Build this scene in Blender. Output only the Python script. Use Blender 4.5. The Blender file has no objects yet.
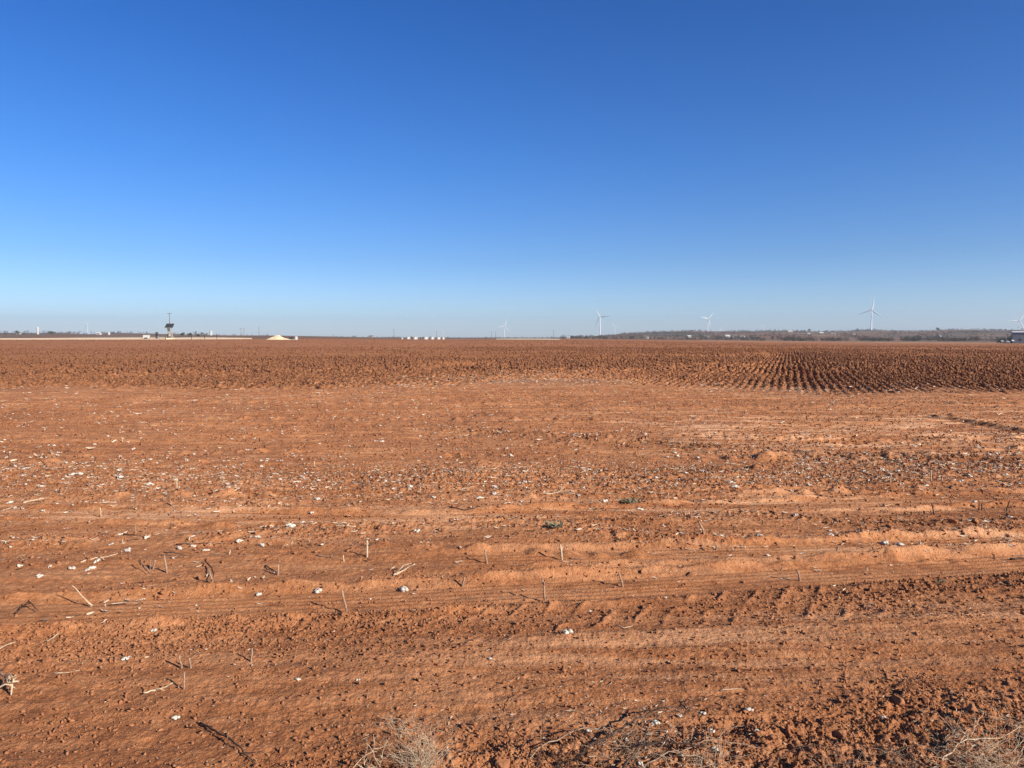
import bpy, math, random
import numpy as np
from mathutils import Vector, Matrix

random.seed(11)
rng = np.random.default_rng(11)
sc = bpy.context.scene
col = sc.collection
PI = math.pi

# ------------------------------------------------------------------ camera model
F, HY, CX, CY, EYE = 739.0, 337.0, 512.0, 384.0, 1.6
PITCH = math.atan((CY - HY) / F)


def gp(px, py, z=0.0):
    """photo pixel -> world x,y on the plane at height z"""
    dx = (px - CX) / F
    dy = -(py - CY) / F
    fy = math.cos(PITCH) + dy * math.sin(PITCH)
    fz = -math.sin(PITCH) + dy * math.cos(PITCH)
    t = (z - EYE) / fz
    return dx * t, fy * t


def line(pts, z=0.0):
    a = np.array([gp(*p, z) for p in pts])
    a = a[np.argsort(a[:, 0])]
    # extend the ends along their own slope
    def ext(p, q, far):
        s = (q[1] - p[1]) / (q[0] - p[0] + 1e-9)
        s = max(-.25, min(.25, s))
        return [far, p[1] + s * (far - p[0])]
    a = np.vstack([ext(a[0], a[1], a[0, 0] - 30), a, ext(a[-1], a[-2], a[-1, 0] + 30)])
    return lambda x: np.interp(x, a[:, 0], a[:, 1])


# ------------------------------------------------------------------ noise
_perm = np.random.default_rng(5).permutation(1024).astype(np.int32)
_perm = np.concatenate([_perm, _perm])
_ga = np.random.default_rng(6).random(1024) * 2 * PI
_gx, _gy = np.cos(_ga).astype(np.float32), np.sin(_ga).astype(np.float32)


def perlin(x, y, s=0):
    x = np.asarray(x, np.float64) + s * 37.17
    y = np.asarray(y, np.float64) + s * 91.73
    xf, yf = np.floor(x), np.floor(y)
    fx, fy = (x - xf).astype(np.float32), (y - yf).astype(np.float32)
    xi, yi = xf.astype(np.int32) & 1023, yf.astype(np.int32) & 1023
    x1, y1 = (xi + 1) & 1023, (yi + 1) & 1023
    def g(ix, iy, ax, ay):
        k = _perm[_perm[ix] + iy]
        return _gx[k] * ax + _gy[k] * ay
    u = fx * fx * fx * (fx * (fx * 6 - 15) + 10)
    v = fy * fy * fy * (fy * (fy * 6 - 15) + 10)
    a, b = g(xi, yi, fx, fy), g(x1, yi, fx - 1, fy)
    c, d = g(xi, y1, fx, fy - 1), g(x1, y1, fx - 1, fy - 1)
    ab = a + u * (b - a)
    return 1.5 * (ab + v * ((c + u * (d - c)) - ab))


def sst(a, b, x):
    t = np.clip((x - a) / (b - a), 0, 1)
    return t * t * (3 - 2 * t)


# ------------------------------------------------------------------ the lie of the land
def macro(x, y):
    r = np.hypot(x, y)
    az = np.degrees(np.arctan2(x, np.maximum(y, 1e-3)))
    az = np.where(y < 0, np.sign(x) * 90, az)
    left = 1 - sst(-20, -4, az)
    right = sst(0, 26, az)
    z = left * (.40 * sst(90, 320, y) + .65 * sst(330, 430, y) + 3.0 * sst(430, 1000, y)) - 2.0 * right * sst(60, 380, r)
    # low ridge on the right, rising from one to two and a half kilometres
    m = sst(2.5, 12, az)
    prof = 21 * sst(1050, 2600, r) + 3.0 * perlin(az * .35, r / 900, 3) * sst(1200, 2400, r) * m
    z = z + m * prof + 2.4 * sst(18, 34, az) * sst(1200, 2500, r)
    # slightly rising land far to the left
    ml = 1 - sst(-28, -14, az)
    z = z + ml * (11 + 5 * perlin(az * .6, r / 1500, 8)) * sst(900, 3400, r)
    z = z - 4.0 * sst(600, 2500, r) * (1 - m) * (1 - ml)
    return z


YB = line([(0, 388), (160, 389), (300, 391), (420, 387), (500, 381), (600, 381), (700, 386), (770, 391),
           (860, 393), (960, 390), (1024, 391)])
T_RIB1 = line([(0, 613), (256, 602), (420, 596), (600, 587), (768, 577), (900, 569), (1024, 561)])
T_RIB2 = line([(256, 568), (512, 558), (768, 550), (1024, 541)])
T_RIB3 = line([(0, 512), (400, 520), (700, 508), (1024, 497)])
T_LUG = line([(60, 668), (256, 648), (400, 634), (512, 622), (640, 612), (768, 603), (1024, 592)])
B_DARK = line([(700, 600), (800, 592), (900, 584), (1024, 577)])
B_CRUMB = line([(0, 645), (130, 638), (256, 622), (400, 612), (560, 604)])
R_MAIN = line([(0, 474), (130, 480), (256, 484), (512, 480), (768, 477), (1024, 470)])
R_TWO = line([(0, 545), (200, 542), (256, 532), (512, 524), (640, 540), (768, 545), (860, 541), (1024, 540)])
R_THREE = line([(500, 530), (768, 515), (860, 524), (1024, 521)])
RUT_A = line([(380, 424), (470, 432), (560, 438), (640, 441), (720, 449), (860, 458)])
RUT_B = line([(880, 415), (930, 418), (970, 423), (1024, 430.5)])
LINES = [(line(p_), w_, x_) for p_, w_, x_ in (([(0, 416), (300, 419), (520, 420), (760, 418)], .16, -30), ([(0, 466), (180, 463), (512, 466), (700, 460)], .09, -30),
         ([(0, 452), (300, 452), (600, 456)], .10, -30), ([(0, 401), (512, 404), (800, 407), (1024, 404)], .2, -30), ([(700, 470), (1024, 463)], .10, 1.5),
         ([(240, 542), (512, 552), (700, 555)], .05, -2.4), ([(0, 495), (500, 499), (1024, 488)], .06, -30))]
RUT_C = line([(560, 428), (700, 436), (800, 440), (900, 441), (1024, 438)])
ROUGH0 = line([(0, 830), (120, 810), (200, 790), (330, 760), (450, 750), (560, 738), (680, 732), (768, 722),
               (900, 700), (1024, 682)])
ROW_A = math.radians(20.55)
RDX, RDY = math.sin(ROW_A), math.cos(ROW_A)
ROW_P = 0.255


def gauss(y, yc, hw):
    return np.exp(-((y - yc) / hw) ** 2)


def rough_masks(x, y):
    """0..1 roughness of the soil by place"""
    yy = y
    n = perlin(x * .45, y * .9, 21)
    rough = np.clip(sst(.24, -.22, yy - ROUGH0(x) + .16 * perlin(x * 2.2, y * 2.2, 22)), 0, 1)
    rm = gauss(yy, R_MAIN(x), .85 + .25 * n)
    r2 = gauss(yy, R_TWO(x), .24) * sst(-.35, .3, perlin(x * .8, y * .6, 23) + .1)
    r3 = gauss(yy, R_THREE(x), .14) * sst(0, 1, x)
    dark = gauss(yy, B_DARK(x), .19) * sst(1.0, 2.6, x)
    crumb = gauss(yy, B_CRUMB(x), .34) * sst(.6, -1.2, x)
    ra = gauss(yy, RUT_A(x), .55) * sst(-2.5, 0, x) * sst(9, 5, x)
    rc = gauss(yy, RUT_C(x), .5) * sst(2, 5, x)
    lug = gauss(yy, T_LUG(x), .27) * sst(-2.2, -.6, x)
    crumb = crumb + .5 * lug * sst(1.6, 2.6, x)
    return rough, rm, r2, r3, dark, crumb, ra, rc, lug


_wa, _wb, _wc = gp(896, 414), gp(960, 421), gp(1060, 436)


def windrow(x, y):
    xc = np.interp(y, [_wc[1] - 3, _wc[1], _wb[1], _wa[1]], [_wc[0] + .6, _wc[0], _wb[0], _wa[0]])
    return sst(_wa[1] + .2, _wa[1] - 1.6, y), (x - xc) * .93


def height(x, y):
    x = np.asarray(x, np.float64)
    y = np.asarray(y, np.float64)
    r = np.hypot(x, y)
    z = macro(x, y)
    z = z + .03 * perlin(x * .11, y * .11, 1) * sst(3, 14, r)
    k = np.nonzero((r < 27) & (y > -3))[0]
    if len(k):
        X, Y, R = x[k], y[k], r[k]
        V = Y - .13 * X + .012 * X * X * np.sign(X) * .3
        rough, rm, r2, r3, dark, crumb, ra, rc, lug = rough_masks(X, Y)
        rr = np.clip(.5 * rough + .8 * rm + .7 * r2 + .7 * r3 + .5 * dark + .4 * crumb + .8 * ra + .7 * rc + .2 * lug, 0, 1.2)
        h = .016 * perlin(X * .6, Y * .8, 2) + .009 * perlin(X * 1.7, Y * 2.4, 3)
        h += .017 * perlin(X * .22, V * 2.1, 4) * (1 + sst(8, 14, R)) + .011 * perlin(X * .4, V * 5.2, 5)
        h += .019 * perlin(X * .22, V * 6.5, 37) * sst(5, 8, R) * sst(-.35, .25, perlin(X * .12, V * .8, 38))
        h += .0048 * perlin(X * .8, V * 13, 6) * sst(16, 9, R)
        h += .0016 * perlin(X * 1.6, V * 34, 7) * sst(9, 6, R)
        far_fade = sst(14, 8, R)
        h += .010 * sst(7, 12, R) * perlin(X * 3.1, V * 4.5, 46) + .008 * sst(8, 14, R) * perlin(X * 7, V * 9, 47)
        h += (.0040 + .012 * rr) * perlin(X * 6.5, Y * 6.5, 9)
        h += (.0036 + .014 * rr) * perlin(X * 14, Y * 14, 10)
        kk = np.nonzero(R < 13)[0]
        h[kk] += (far_fade * (.0030 + .012 * rr))[kk] * perlin(X[kk] * 31, Y[kk] * 31, 11)
        kk = np.nonzero(R < 7.5)[0]
        f2 = sst(7.5, 4.5, R[kk])
        h[kk] += f2 * (.0020 + .0075 * rr[kk]) * perlin(X[kk] * 64, Y[kk] * 64, 12)
        kk = np.nonzero(R < 4.5)[0]
        f2 = sst(4.5, 3.2, R[kk])
        h[kk] += f2 * (.0010 + .0034 * rr[kk]) * perlin(X[kk] * 95, Y[kk] * 95, 13)
        # pits and lumps of the rough verge by the camera
        kk = np.nonzero(rough > .01)[0]
        q = perlin(X[kk] * 5.2, Y[kk] * 5.2, 14)
        q2 = perlin(X[kk] * 12, Y[kk] * 12, 15)
        h[kk] += rough[kk] * (.014 * q + .012 * (.35 - np.abs(q2)) - .024 * sst(.25, .75, perlin(X[kk] * 3.4, Y[kk] * 3.4, 16)))
        h += .030 * rm * (1 + perlin(X * .7, Y * .7, 17)) + .028 * r2 + .022 * r3
        h += .030 * ra * perlin(X * 1.1, Y * 2.4, 18) + .05 * gauss(Y, RUT_A(X), .16) * ra
        h += .03 * rc * perlin(X * 1.3, Y * 2.0, 19) + .045 * gauss(Y, RUT_C(X), .12) * rc * (1 + perlin(X * 1.5, Y, 44))
        # the long low windrow at the right that throws a dark line
        wb, d = windrow(X, Y)
        h += wb * (.065 * np.exp(-((d - .08) / .08) ** 2) - .03 * np.exp(-((d + .12) / .10) ** 2)) * .75
        # wheel tracks with lengthwise ribs
        for T, hw, dp, lo in ((T_RIB1, .21, .020, -6), (T_RIB2, .17, .014, -1.0), (T_RIB3, .2, .014, -30)):
            d = Y - T(X)
            kk = np.nonzero(np.abs(d) < hw * 2.2)[0]
            dd, xx = d[kk], X[kk]
            m = sst(hw * 1.25, hw * .8, np.abs(dd)) * sst(lo, lo + 1.2, xx)
            brk = sst(-.5, .1, perlin(xx * .9, dd * 6, 24))
            flat = h[kk] * .28
            h[kk] = h[kk] * (1 - m) + m * flat
            h[kk] += -dp * m + .0036 * m * (.4 + .6 * brk) * np.sin(2 * PI * (dd + .006 * perlin(xx * 2, dd * 3, 25)) / .066)
            h[kk] += .017 * np.exp(-((np.abs(dd) - hw * 1.35) / .045) ** 2) * (1 + 1.6 * perlin(xx * 4, dd * 9, 26)) * sst(lo, lo + 1.2, xx)
        # lug marks: slanting bars pressed by a tractor tyre
        d = Y - T_LUG(X)
        kk = np.nonzero(np.abs(d) < .5)[0]
        dd, xx = d[kk], X[kk]
        m = sst(.30, .2, np.abs(dd)) * sst(-2.6, -1.2, xx)
        ph = (xx - .62 * dd - .10 * np.abs(dd) + .05 * perlin(xx * 2.5, dd * 2, 27) + .02 * perlin(xx * 9, dd * 9, 36)) / .215
        fr = ph - np.floor(ph)
        bar = np.exp(-((fr - .5) / .12) ** 2) * np.clip(.55 + 1.1 * perlin(xx * 1.7, dd * 5, 28) + .8 * perlin(xx * 9, dd * 9, 35), 0, 1.1)
        h[kk] = h[kk] * (1 - .35 * m) + m * (.014 * bar * sst(-1.4, .3, xx) * sst(2.8, 1.8, xx) - .006)
        # broken lines of crumbs left by old passes
        for L_, w_, x0_ in LINES:
            d = Y - L_(X)
            h += .085 * gauss(d, 0, w_) * np.clip(perlin(X * 4.5, Y * 1.2, 49) + .05, 0, 1) * sst(-.45, .3, perlin(X * .6, Y * .2, 50) + .1) * sst(x0_ - .5, x0_ + .5, X)
        far = 1 - sst(-.5, .5, Y - YB(X) - .6 * perlin(X * .5, Y * .5, 29))
        z[k] += h * np.where(R < 26, 1, 0) * (.35 + .65 * far)
    k = np.nonzero((r > 15) & (r < 330) & (y > 0))[0]
    if len(k):
        X, Y, R = x[k], y[k], r[k]
        P = plough(X, Y)
        sd_ = sst(-.2, .25, X / np.maximum(Y, 1))
        z[k] += P * (.062 * (.45 + .55 * sst(20, 38, R)) * rowwave(X, Y) * sst(330, 120, R))
        m = np.nonzero(R < 110)[0]
        z[k[m]] += P[m] * (1.15 - .6 * sd_[m]) * (.040 * perlin(X[m] * 2.6, Y[m] * 2.6, 31) + .080 * perlin(X[m] * 6, Y[m] * 5, 32) * sst(90, 40, R[m]))
    return z


def plough(x, y):
    d = y - YB(x) - 1.7 * perlin(x * .3, y * .3, 29) - .7 * perlin(x * .8, y * .3, 39) - .4 * perlin(x * 1.1, y * 1.1, 30)
    return sst(-1.1, 2.2, d + .5 * perlin(x * 2.3, y * 2.3, 34))


def rowwave(x, y):
    r = np.hypot(x, y)
    p = x * RDY - y * RDX
    ang = np.abs(p) / np.maximum(r, 1)
    # rows end and wander a little; where the mesh is too coarse for them they fade
    step = np.where(r < 70, .003 * r, .01 * r)
    fade = 1 / (1 + (ang * step / .10) ** 2)
    al = sst(.75, .25, ang) * .75 + .25
    w = np.sin(2 * PI * (p + .07 * perlin(x * .15, y * .15, 33)) / ROW_P)
    return w * fade * al


# ------------------------------------------------------------------ mesh helpers
def mesh_np(name, V, Fq, mats, smooth=False, parent=None, attrs=None):
    me = bpy.data.meshes.new(name)
    V = np.asarray(V, np.float32)
    Fq = np.asarray(Fq, np.int32)
    n, kk = Fq.shape
    me.vertices.add(len(V))
    me.vertices.foreach_set('co', V.ravel())
    me.loops.add(n * kk)
    me.loops.foreach_set('vertex_index', Fq.ravel())
    me.polygons.add(n)
    me.polygons.foreach_set('loop_start', np.arange(n, dtype=np.int32) * kk)
    me.polygons.foreach_set('loop_total', np.full(n, kk, np.int32))
    if smooth:
        me.polygons.foreach_set('use_smooth', np.ones(n, bool))
    for k_, a in (attrs or {}).items():
        at = me.attributes.new(k_, 'FLOAT', 'POINT')
        at.data.foreach_set('value', np.asarray(a, np.float32))
    me.update(calc_edges=True)
    for m in (mats if isinstance(mats, (list, tuple)) else [mats]):
        me.materials.append(m)
    o = bpy.data.objects.new(name, me)
    col.objects.link(o)
    if parent is not None:
        o.parent = parent
    return o


def tag(o, label=None, cat=None, group=None, kind=None):
    if label: o['label'] = label
    if cat: o['category'] = cat
    if group: o['group'] = group
    if kind: o['kind'] = kind
    return o


def empty(name, loc, rz=0.0):
    o = bpy.data.objects.new(name, None)
    o.location = loc
    o.rotation_euler = (0, 0, rz)
    o.empty_display_size = .1
    col.objects.link(o)
    return o


class MB:
    def __init__(s):
        s.v, s.f = [], []

    def box(s, x0, x1, y0, y1, z0, z1, taper=1.0):
        b = len(s.v)
        cx, cy = (x0 + x1) / 2, (y0 + y1) / 2
        for z, t in ((z0, 1), (z1, taper)):
            for x, y in ((x0, y0), (x1, y0), (x1, y1), (x0, y1)):
                s.v.append((cx + (x - cx) * t, cy + (y - cy) * t, z))
        for q in ((0, 3, 2, 1), (4, 5, 6, 7), (0, 1, 5, 4), (1, 2, 6, 5), (2, 3, 7, 6), (3, 0, 4, 7)):
            s.f.append(tuple(b + i for i in q))
        return s

    def tube(s, pts, rad, n=6):
        pts = [Vector(p) for p in pts]
        rad = list(rad) if hasattr(rad, '__len__') else [rad] * len(pts)
        b = len(s.v)
        up = Vector((.31, .17, .93)).normalized()
        for i, p in enumerate(pts):
            t = (pts[min(i + 1, len(pts) - 1)] - pts[max(i - 1, 0)])
            if t.length < 1e-9:
                t = Vector((0, 0, 1))
            t.normalize()
            a = t.cross(up)
            if a.length < .05:
                a = t.cross(Vector((1, 0, 0)))
            a.normalize()
            c = t.cross(a)
            for k in range(n):
                w = 2 * PI * k / n
                s.v.append(tuple(p + (a * math.cos(w) + c * math.sin(w)) * rad[i]))
        for i in range(len(pts) - 1):
            for k in range(n):
                k2 = (k + 1) % n
                s.f.append((b + i * n + k, b + i * n + k2, b + (i + 1) * n + k2, b + (i + 1) * n + k))
        s.f.append(tuple(b + k for k in range(n))[::-1])
        s.f.append(tuple(b + (len(pts) - 1) * n + k for k in range(n)))
        return s

    def poly(s, pts, f):
        b = len(s.v)
        s.v += [tuple(p) for p in pts]
        s.f += [tuple(b + i for i in q) for q in f]
        return s

    def blob(s, c, rx, ry, rz, jit=.15, lvl=1):
        V, Fa = ICO[lvl]
        b = len(s.v)
        jv = 1 + jit * rng.normal(size=(len(V), 1)).clip(-2, 2)
        W = V * jv * np.array([rx, ry, rz]) + np.array(c)
        s.v += [tuple(w) for w in W]
        s.f += [tuple(int(b + i) for i in q) for q in Fa]
        return s

    def build(s, name, mat, parent=None, smooth=False):
        me = bpy.data.meshes.new(name)
        me.from_pydata(s.v, [], s.f)
        if smooth:
            for p in me.polygons: p.use_smooth = True
        me.materials.append(mat)
        me.update()
        o = bpy.data.objects.new(name, me)
        col.objects.link(o)
        if parent is not None: o.parent = parent
        return o


def ico(sub):
    t = (1 + 5 ** .5) / 2
    v = [(-1, t, 0), (1, t, 0), (-1, -t, 0), (1, -t, 0), (0, -1, t), (0, 1, t), (0, -1, -t), (0, 1, -t), (t, 0, -1), (t, 0, 1), (-t, 0, -1), (-t, 0, 1)]
    f = [(0, 11, 5), (0, 5, 1), (0, 1, 7), (0, 7, 10), (0, 10, 11), (1, 5, 9), (5, 11, 4), (11, 10, 2), (10, 7, 6), (7, 1, 8),
         (3, 9, 4), (3, 4, 2), (3, 2, 6), (3, 6, 8), (3, 8, 9), (4, 9, 5), (2, 4, 11), (6, 2, 10), (8, 6, 7), (9, 8, 1)]
    v = [Vector(a).normalized() for a in v]
    for _ in range(sub):
        cache, nf = {}, []
        def mid(a, b):
            k = (min(a, b), max(a, b))
            if k not in cache:
                v.append(((v[a] + v[b]) / 2).normalized()); cache[k] = len(v) - 1
            return cache[k]
        for a, b, c in f:
            x, y, z = mid(a, b), mid(b, c), mid(c, a)
            nf += [(a, x, z), (b, y, x), (c, z, y), (x, y, z)]
        f = nf
    return np.array([tuple(a) for a in v]), np.array(f)


ICO = {i: ico(i) for i in range(4)}


def rotmats(n, tilt=None):
    """random rotations: full, or about z with a small tilt"""
    if tilt is None:
        q = rng.normal(size=(n, 4)); q /= np.linalg.norm(q, axis=1, keepdims=True)
        w, x, y, z = q.T
        return np.stack([1 - 2 * (y * y + z * z), 2 * (x * y - z * w), 2 * (x * z + y * w),
                         2 * (x * y + z * w), 1 - 2 * (x * x + z * z), 2 * (y * z - x * w),
                         2 * (x * z - y * w), 2 * (y * z + x * w), 1 - 2 * (x * x + y * y)], 1).reshape(n, 3, 3)
    a = rng.random(n) * 2 * PI
    c, s_ = np.cos(a), np.sin(a)
    Z = np.zeros(n); O = np.ones(n)
    Rz = np.stack([c, -s_, Z, s_, c, Z, Z, Z, O], 1).reshape(n, 3, 3)
    t = rng.normal(size=n) * tilt
    c, s_ = np.cos(t), np.sin(t)
    Rx = np.stack([O, Z, Z, Z, c, -s_, Z, s_, c], 1).reshape(n, 3, 3)
    return Rz @ Rx


def scatter(templates, pos, size, tilt=None, stretch=None):
    n = len(pos)
    which = rng.integers(0, len(templates), n)
    Vs, Fs, base = [], [], 0
    for t, (TV, TF) in enumerate(templates):
        k = np.nonzero(which == t)[0]
        if not len(k): continue
        R = rotmats(len(k), tilt)
        S = size[k][:, None, None] if stretch is None else size[k][:, None, None] * stretch[k][:, None, :]
        W = np.einsum('nij,nvj->nvi', R, TV[None] * S) + pos[k][:, None, :]
        nv = len(TV)
        Vs.append(W.reshape(-1, 3))
        Fs.append((TF[None] + (base + np.arange(len(k)) * nv)[:, None, None]).reshape(-1, TF.shape[1]))
        base += len(k) * nv
    return np.vstack(Vs), np.vstack(Fs)


# ------------------------------------------------------------------ materials
def new_mat(name):
    m = bpy.data.materials.new(name)
    m.use_nodes = True
    nt = m.node_tree
    return m, nt, nt.nodes['Principled BSDF']


def N(nt, typ, **kw):
    n = nt.nodes.new(typ)
    for k, v in kw.items():
        if k.startswith('i_'):
            n.inputs[k[2:].replace('_', ' ')].default_value = v
        else:
            setattr(n, k, v)
    return n


def noise_n(nt, scale, detail=4, rough=.55, vec=None):
    n = N(nt, 'ShaderNodeTexNoise')
    n.inputs['Scale'].default_value = scale
    n.inputs['Detail'].default_value = detail
    n.inputs['Roughness'].default_value = rough
    if vec is not None: nt.links.new(vec, n.inputs['Vector'])
    return n.outputs['Fac']


def ramp(nt, fac, stops):
    r = N(nt, 'ShaderNodeValToRGB')
    cr = r.color_ramp
    while len(cr.elements) < len(stops): cr.elements.new(.5)
    for e, (p, c) in zip(cr.elements, stops):
        e.position = p; e.color = (*c, 1)
    nt.links.new(fac, r.inputs['Fac'])
    return r.outputs['Color']


def mixc(nt, fac, a, b, mode='MIX'):
    m = N(nt, 'ShaderNodeMix', data_type='RGBA', blend_type=mode)
    for s_, v in ((m.inputs['Factor'], fac), (m.inputs['A'], a), (m.inputs['B'], b)):
        if hasattr(v, 'is_output'): nt.links.new(v, s_)
        elif isinstance(v, tuple): s_.default_value = (*v, 1)
        else: s_.default_value = v
    return m.outputs['Result']


def math_n(nt, op, a, b=0.0, c=0.0, clamp=False):
    m = N(nt, 'ShaderNodeMath', operation=op, use_clamp=clamp)
    for i, v in enumerate((a, b, c)):
        if hasattr(v, 'is_output'): nt.links.new(v, m.inputs[i])
        else: m.inputs[i].default_value = v
    return m.outputs[0]


def flat_mat(name, c, rough=.7, var=.18, scale=6, metal=0.0, spec=.3, c2=None):
    m, nt, b = new_mat(name)
    tc = N(nt, 'ShaderNodeTexCoord').outputs['Object']
    n = noise_n(nt, scale, 4, .6, tc)
    c2 = c2 or tuple(v * (1 - var * 2) for v in c)
    cc = ramp(nt, n, [(.3, c2), (.65, c)])
    nt.links.new(cc, b.inputs['Base Color'])
    b.inputs['Roughness'].default_value = rough
    b.inputs['Metallic'].default_value = metal
    b.inputs['Specular IOR Level'].default_value = spec
    return m


SOIL = (.435, .168, .066)
SOIL_D = (.18, .063, .027)
SOIL_L = (.61, .275, .122)


def soil_colour(nt, scale=1.0):
    geo = N(nt, 'ShaderNodeNewGeometry').outputs['Position']
    n1 = noise_n(nt, .55 * scale, 5, .6, geo)
    n2 = noise_n(nt, 7 * scale, 5, .62, geo)
    n3 = noise_n(nt, 95 * scale, 5, .8, geo)
    n4 = noise_n(nt, 24 * scale, 5, .75, geo)
    mix = math_n(nt, 'ADD', math_n(nt, 'MULTIPLY', n1, .24), math_n(nt, 'ADD', math_n(nt, 'MULTIPLY', n2, .22), math_n(nt, 'ADD', math_n(nt, 'MULTIPLY', n3, .27), math_n(nt, 'MULTIPLY', n4, .27))))
    c = ramp(nt, mix, [(.40, SOIL_D), (.49, SOIL), (.60, SOIL_L)])
    return geo, c


def make_ground_mat():
    m, nt, b = new_mat('red_soil')
    geo, c = soil_colour(nt)
    def A(n_):
        a = N(nt, 'ShaderNodeAttribute'); a.attribute_name = n_
        return a.outputs['Fac']
    # pale dry crust in streaks, darker damp disturbed soil
    mp = N(nt, 'ShaderNodeMapping'); mp.inputs['Scale'].default_value = (.35, 4.2, 1)
    mp.inputs['Rotation'].default_value = (0, 0, math.radians(-8))
    nt.links.new(geo, mp.inputs['Vector'])
    st = noise_n(nt, 1.3, 6, .65, mp.outputs['Vector'])
    stf = ramp(nt, st, [(.46, (0, 0, 0)), (.60, (1, 1, 1))])
    mq = N(nt, 'ShaderNodeMapping'); mq.inputs['Scale'].default_value = (.8, 2.2, 1)
    nt.links.new(geo, mq.inputs['Vector'])
    md = noise_n(nt, 3.2, 6, .75, mq.outputs['Vector'])
    c = mixc(nt, ramp(nt, md, [(.50, (0, 0, 0)), (.68, (.75, .75, .75))]), c, (.20, .074, .032))
    crust = math_n(nt, 'MULTIPLY', stf, math_n(nt, 'ADD', A('crust'), .20), clamp=True)
    c = mixc(nt, crust, c, (.72, .38, .20))
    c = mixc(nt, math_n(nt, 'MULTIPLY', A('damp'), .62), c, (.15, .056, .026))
    # ploughed ground is a little duller
    pn = noise_n(nt, .08, 4, .6, geo)
    pc = ramp(nt, pn, [(.35, (.24, .092, .038)), (.62, (.41, .165, .066))])
    c = mixc(nt, math_n(nt, 'MULTIPLY', A('plough'), .62), c, pc)
    # far fields beyond the ploughed one
    fn = noise_n(nt, .0042, 3, .5, geo)
    fc = ramp(nt, fn, [(.36, (.10, .085, .055)), (.47, (.22, .155, .10)), (.54, (.27, .105, .05)), (.62, (.30, .235, .155))])
    fm = N(nt, 'ShaderNodeMapping'); fm.inputs['Scale'].default_value = (.2, 1.0, 1)
    nt.links.new(geo, fm.inputs['Vector'])
    fn2 = noise_n(nt, .03, 5, .65, fm.outputs['Vector'])
    fc = mixc(nt, ramp(nt, fn2, [(.42, (0, 0, 0)), (.6, (.7, .7, .7))]), fc, (.085, .07, .055))
    c = mixc(nt, A('beyond'), c, fc)
    nt.links.new(c, b.inputs['Base Color'])
    b.inputs['Roughness'].default_value = .95
    b.inputs['Specular IOR Level'].default_value = .15
    bn = noise_n(nt, 95, 4, .7, geo)
    bp = N(nt, 'ShaderNodeBump'); bp.inputs['Strength'].default_value = 1.0; bp.inputs['Distance'].default_value = .010
    nt.links.new(bn, bp.inputs['Height'])
    bn3 = noise_n(nt, 26, 5, .75, geo)
    bp3 = N(nt, 'ShaderNodeBump'); bp3.inputs['Strength'].default_value = .8; bp3.inputs['Distance'].default_value = .022
    nt.links.new(bn3, bp3.inputs['Height']); nt.links.new(bp.outputs['Normal'], bp3.inputs['Normal'])
    bn2 = noise_n(nt, 11, 5, .7, geo)
    bp2 = N(nt, 'ShaderNodeBump'); bp2.inputs['Distance'].default_value = .03
    nt.links.new(math_n(nt, 'MULTIPLY', A('plough'), .9), bp2.inputs['Strength'])
    nt.links.new(bn2, bp2.inputs['Height']); nt.links.new(bp3.outputs['Normal'], bp2.inputs['Normal'])
    nt.links.new(bp2.outputs['Normal'], b.inputs['Normal'])
    return m


def make_clod_mat(name, dull=0.0):
    m, nt, b = new_mat(name)
    geo, c = soil_colour(nt, 1.6)
    if dull:
        c = mixc(nt, dull, c, (.15, .066, .036))
    c = mixc(nt, 1.0, c, (.66, .69, .78), 'MULTIPLY')
    nt.links.new(c, b.inputs['Base Color'])
    b.inputs['Roughness'].default_value = .95
    b.inputs['Specular IOR Level'].default_value = .15
    bp = N(nt, 'ShaderNodeBump'); bp.inputs['Strength'].default_value = .7; bp.inputs['Distance'].default_value = .005
    nt.links.new(noise_n(nt, 60, 4, .7, geo), bp.inputs['Height'])
    nt.links.new(bp.outputs['Normal'], b.inputs['Normal'])
    return m


M_GROUND = make_ground_mat()
M_CLOD = make_clod_mat('soil_clod')
M_CLOD_F = make_clod_mat('ploughed_clod', .5)
M_COTTON = flat_mat('cotton_lint', (.69, .62, .52), .95, .15, 60, c2=(.36, .27, .20))
M_HUSK = flat_mat('cotton_husk', (.20, .12, .075), .85, .3, 60)
M_STALK = flat_mat('dry_stalk', (.38, .24, .15), .85, .2, 60, c2=(.19, .11, .07))
M_STALK_P = flat_mat('bleached_stalk', (.60, .45, .30), .85, .15, 60, c2=(.34, .22, .13))
M_STALK_D = flat_mat('dark_stalk', (.085, .05, .035), .9, .3, 30, c2=(.04, .024, .018), spec=.15)
M_CHAFF = flat_mat('crop_chaff', (.60, .45, .31), .9, .2, 9, c2=(.33, .22, .15))
M_CHAFF_W = flat_mat('pale_chaff', (.62, .52, .40), .9, .2, 9, c2=(.36, .26, .18))
M_CHAFF_D = flat_mat('brown_leaf_litter', (.16, .09, .06), .9, .2, 9, c2=(.08, .05, .035))
M_GREEN = flat_mat('weed_leaf', (.27, .27, .17), .8, .2, 30, c2=(.12, .13, .08))
M_CALICHE = flat_mat('caliche', (.84, .62, .40), .95, .08, .2, c2=(.74, .52, .32))
M_ROAD = flat_mat('dry_road_dirt', (.50, .34, .23), .95, .08, .2, c2=(.40, .25, .16))
M_CALICHE_Y = flat_mat('yellow_caliche', (.66, .55, .36), .95, .08, .9, c2=(.48, .37, .23))
M_WHITE = flat_mat('white_paint', (.50, .49, .46), .45, .05, 1.5, spec=.5)
M_TURB = flat_mat('turbine_white', (.68, .69, .70), .45, .03, .2, spec=.5)
M_GREY = flat_mat('grey_sheet_metal', (.22, .23, .25), .55, .12, .6)
M_ROOF = flat_mat('pale_roof_metal', (.60, .60, .60), .5, .08, .6)
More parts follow.
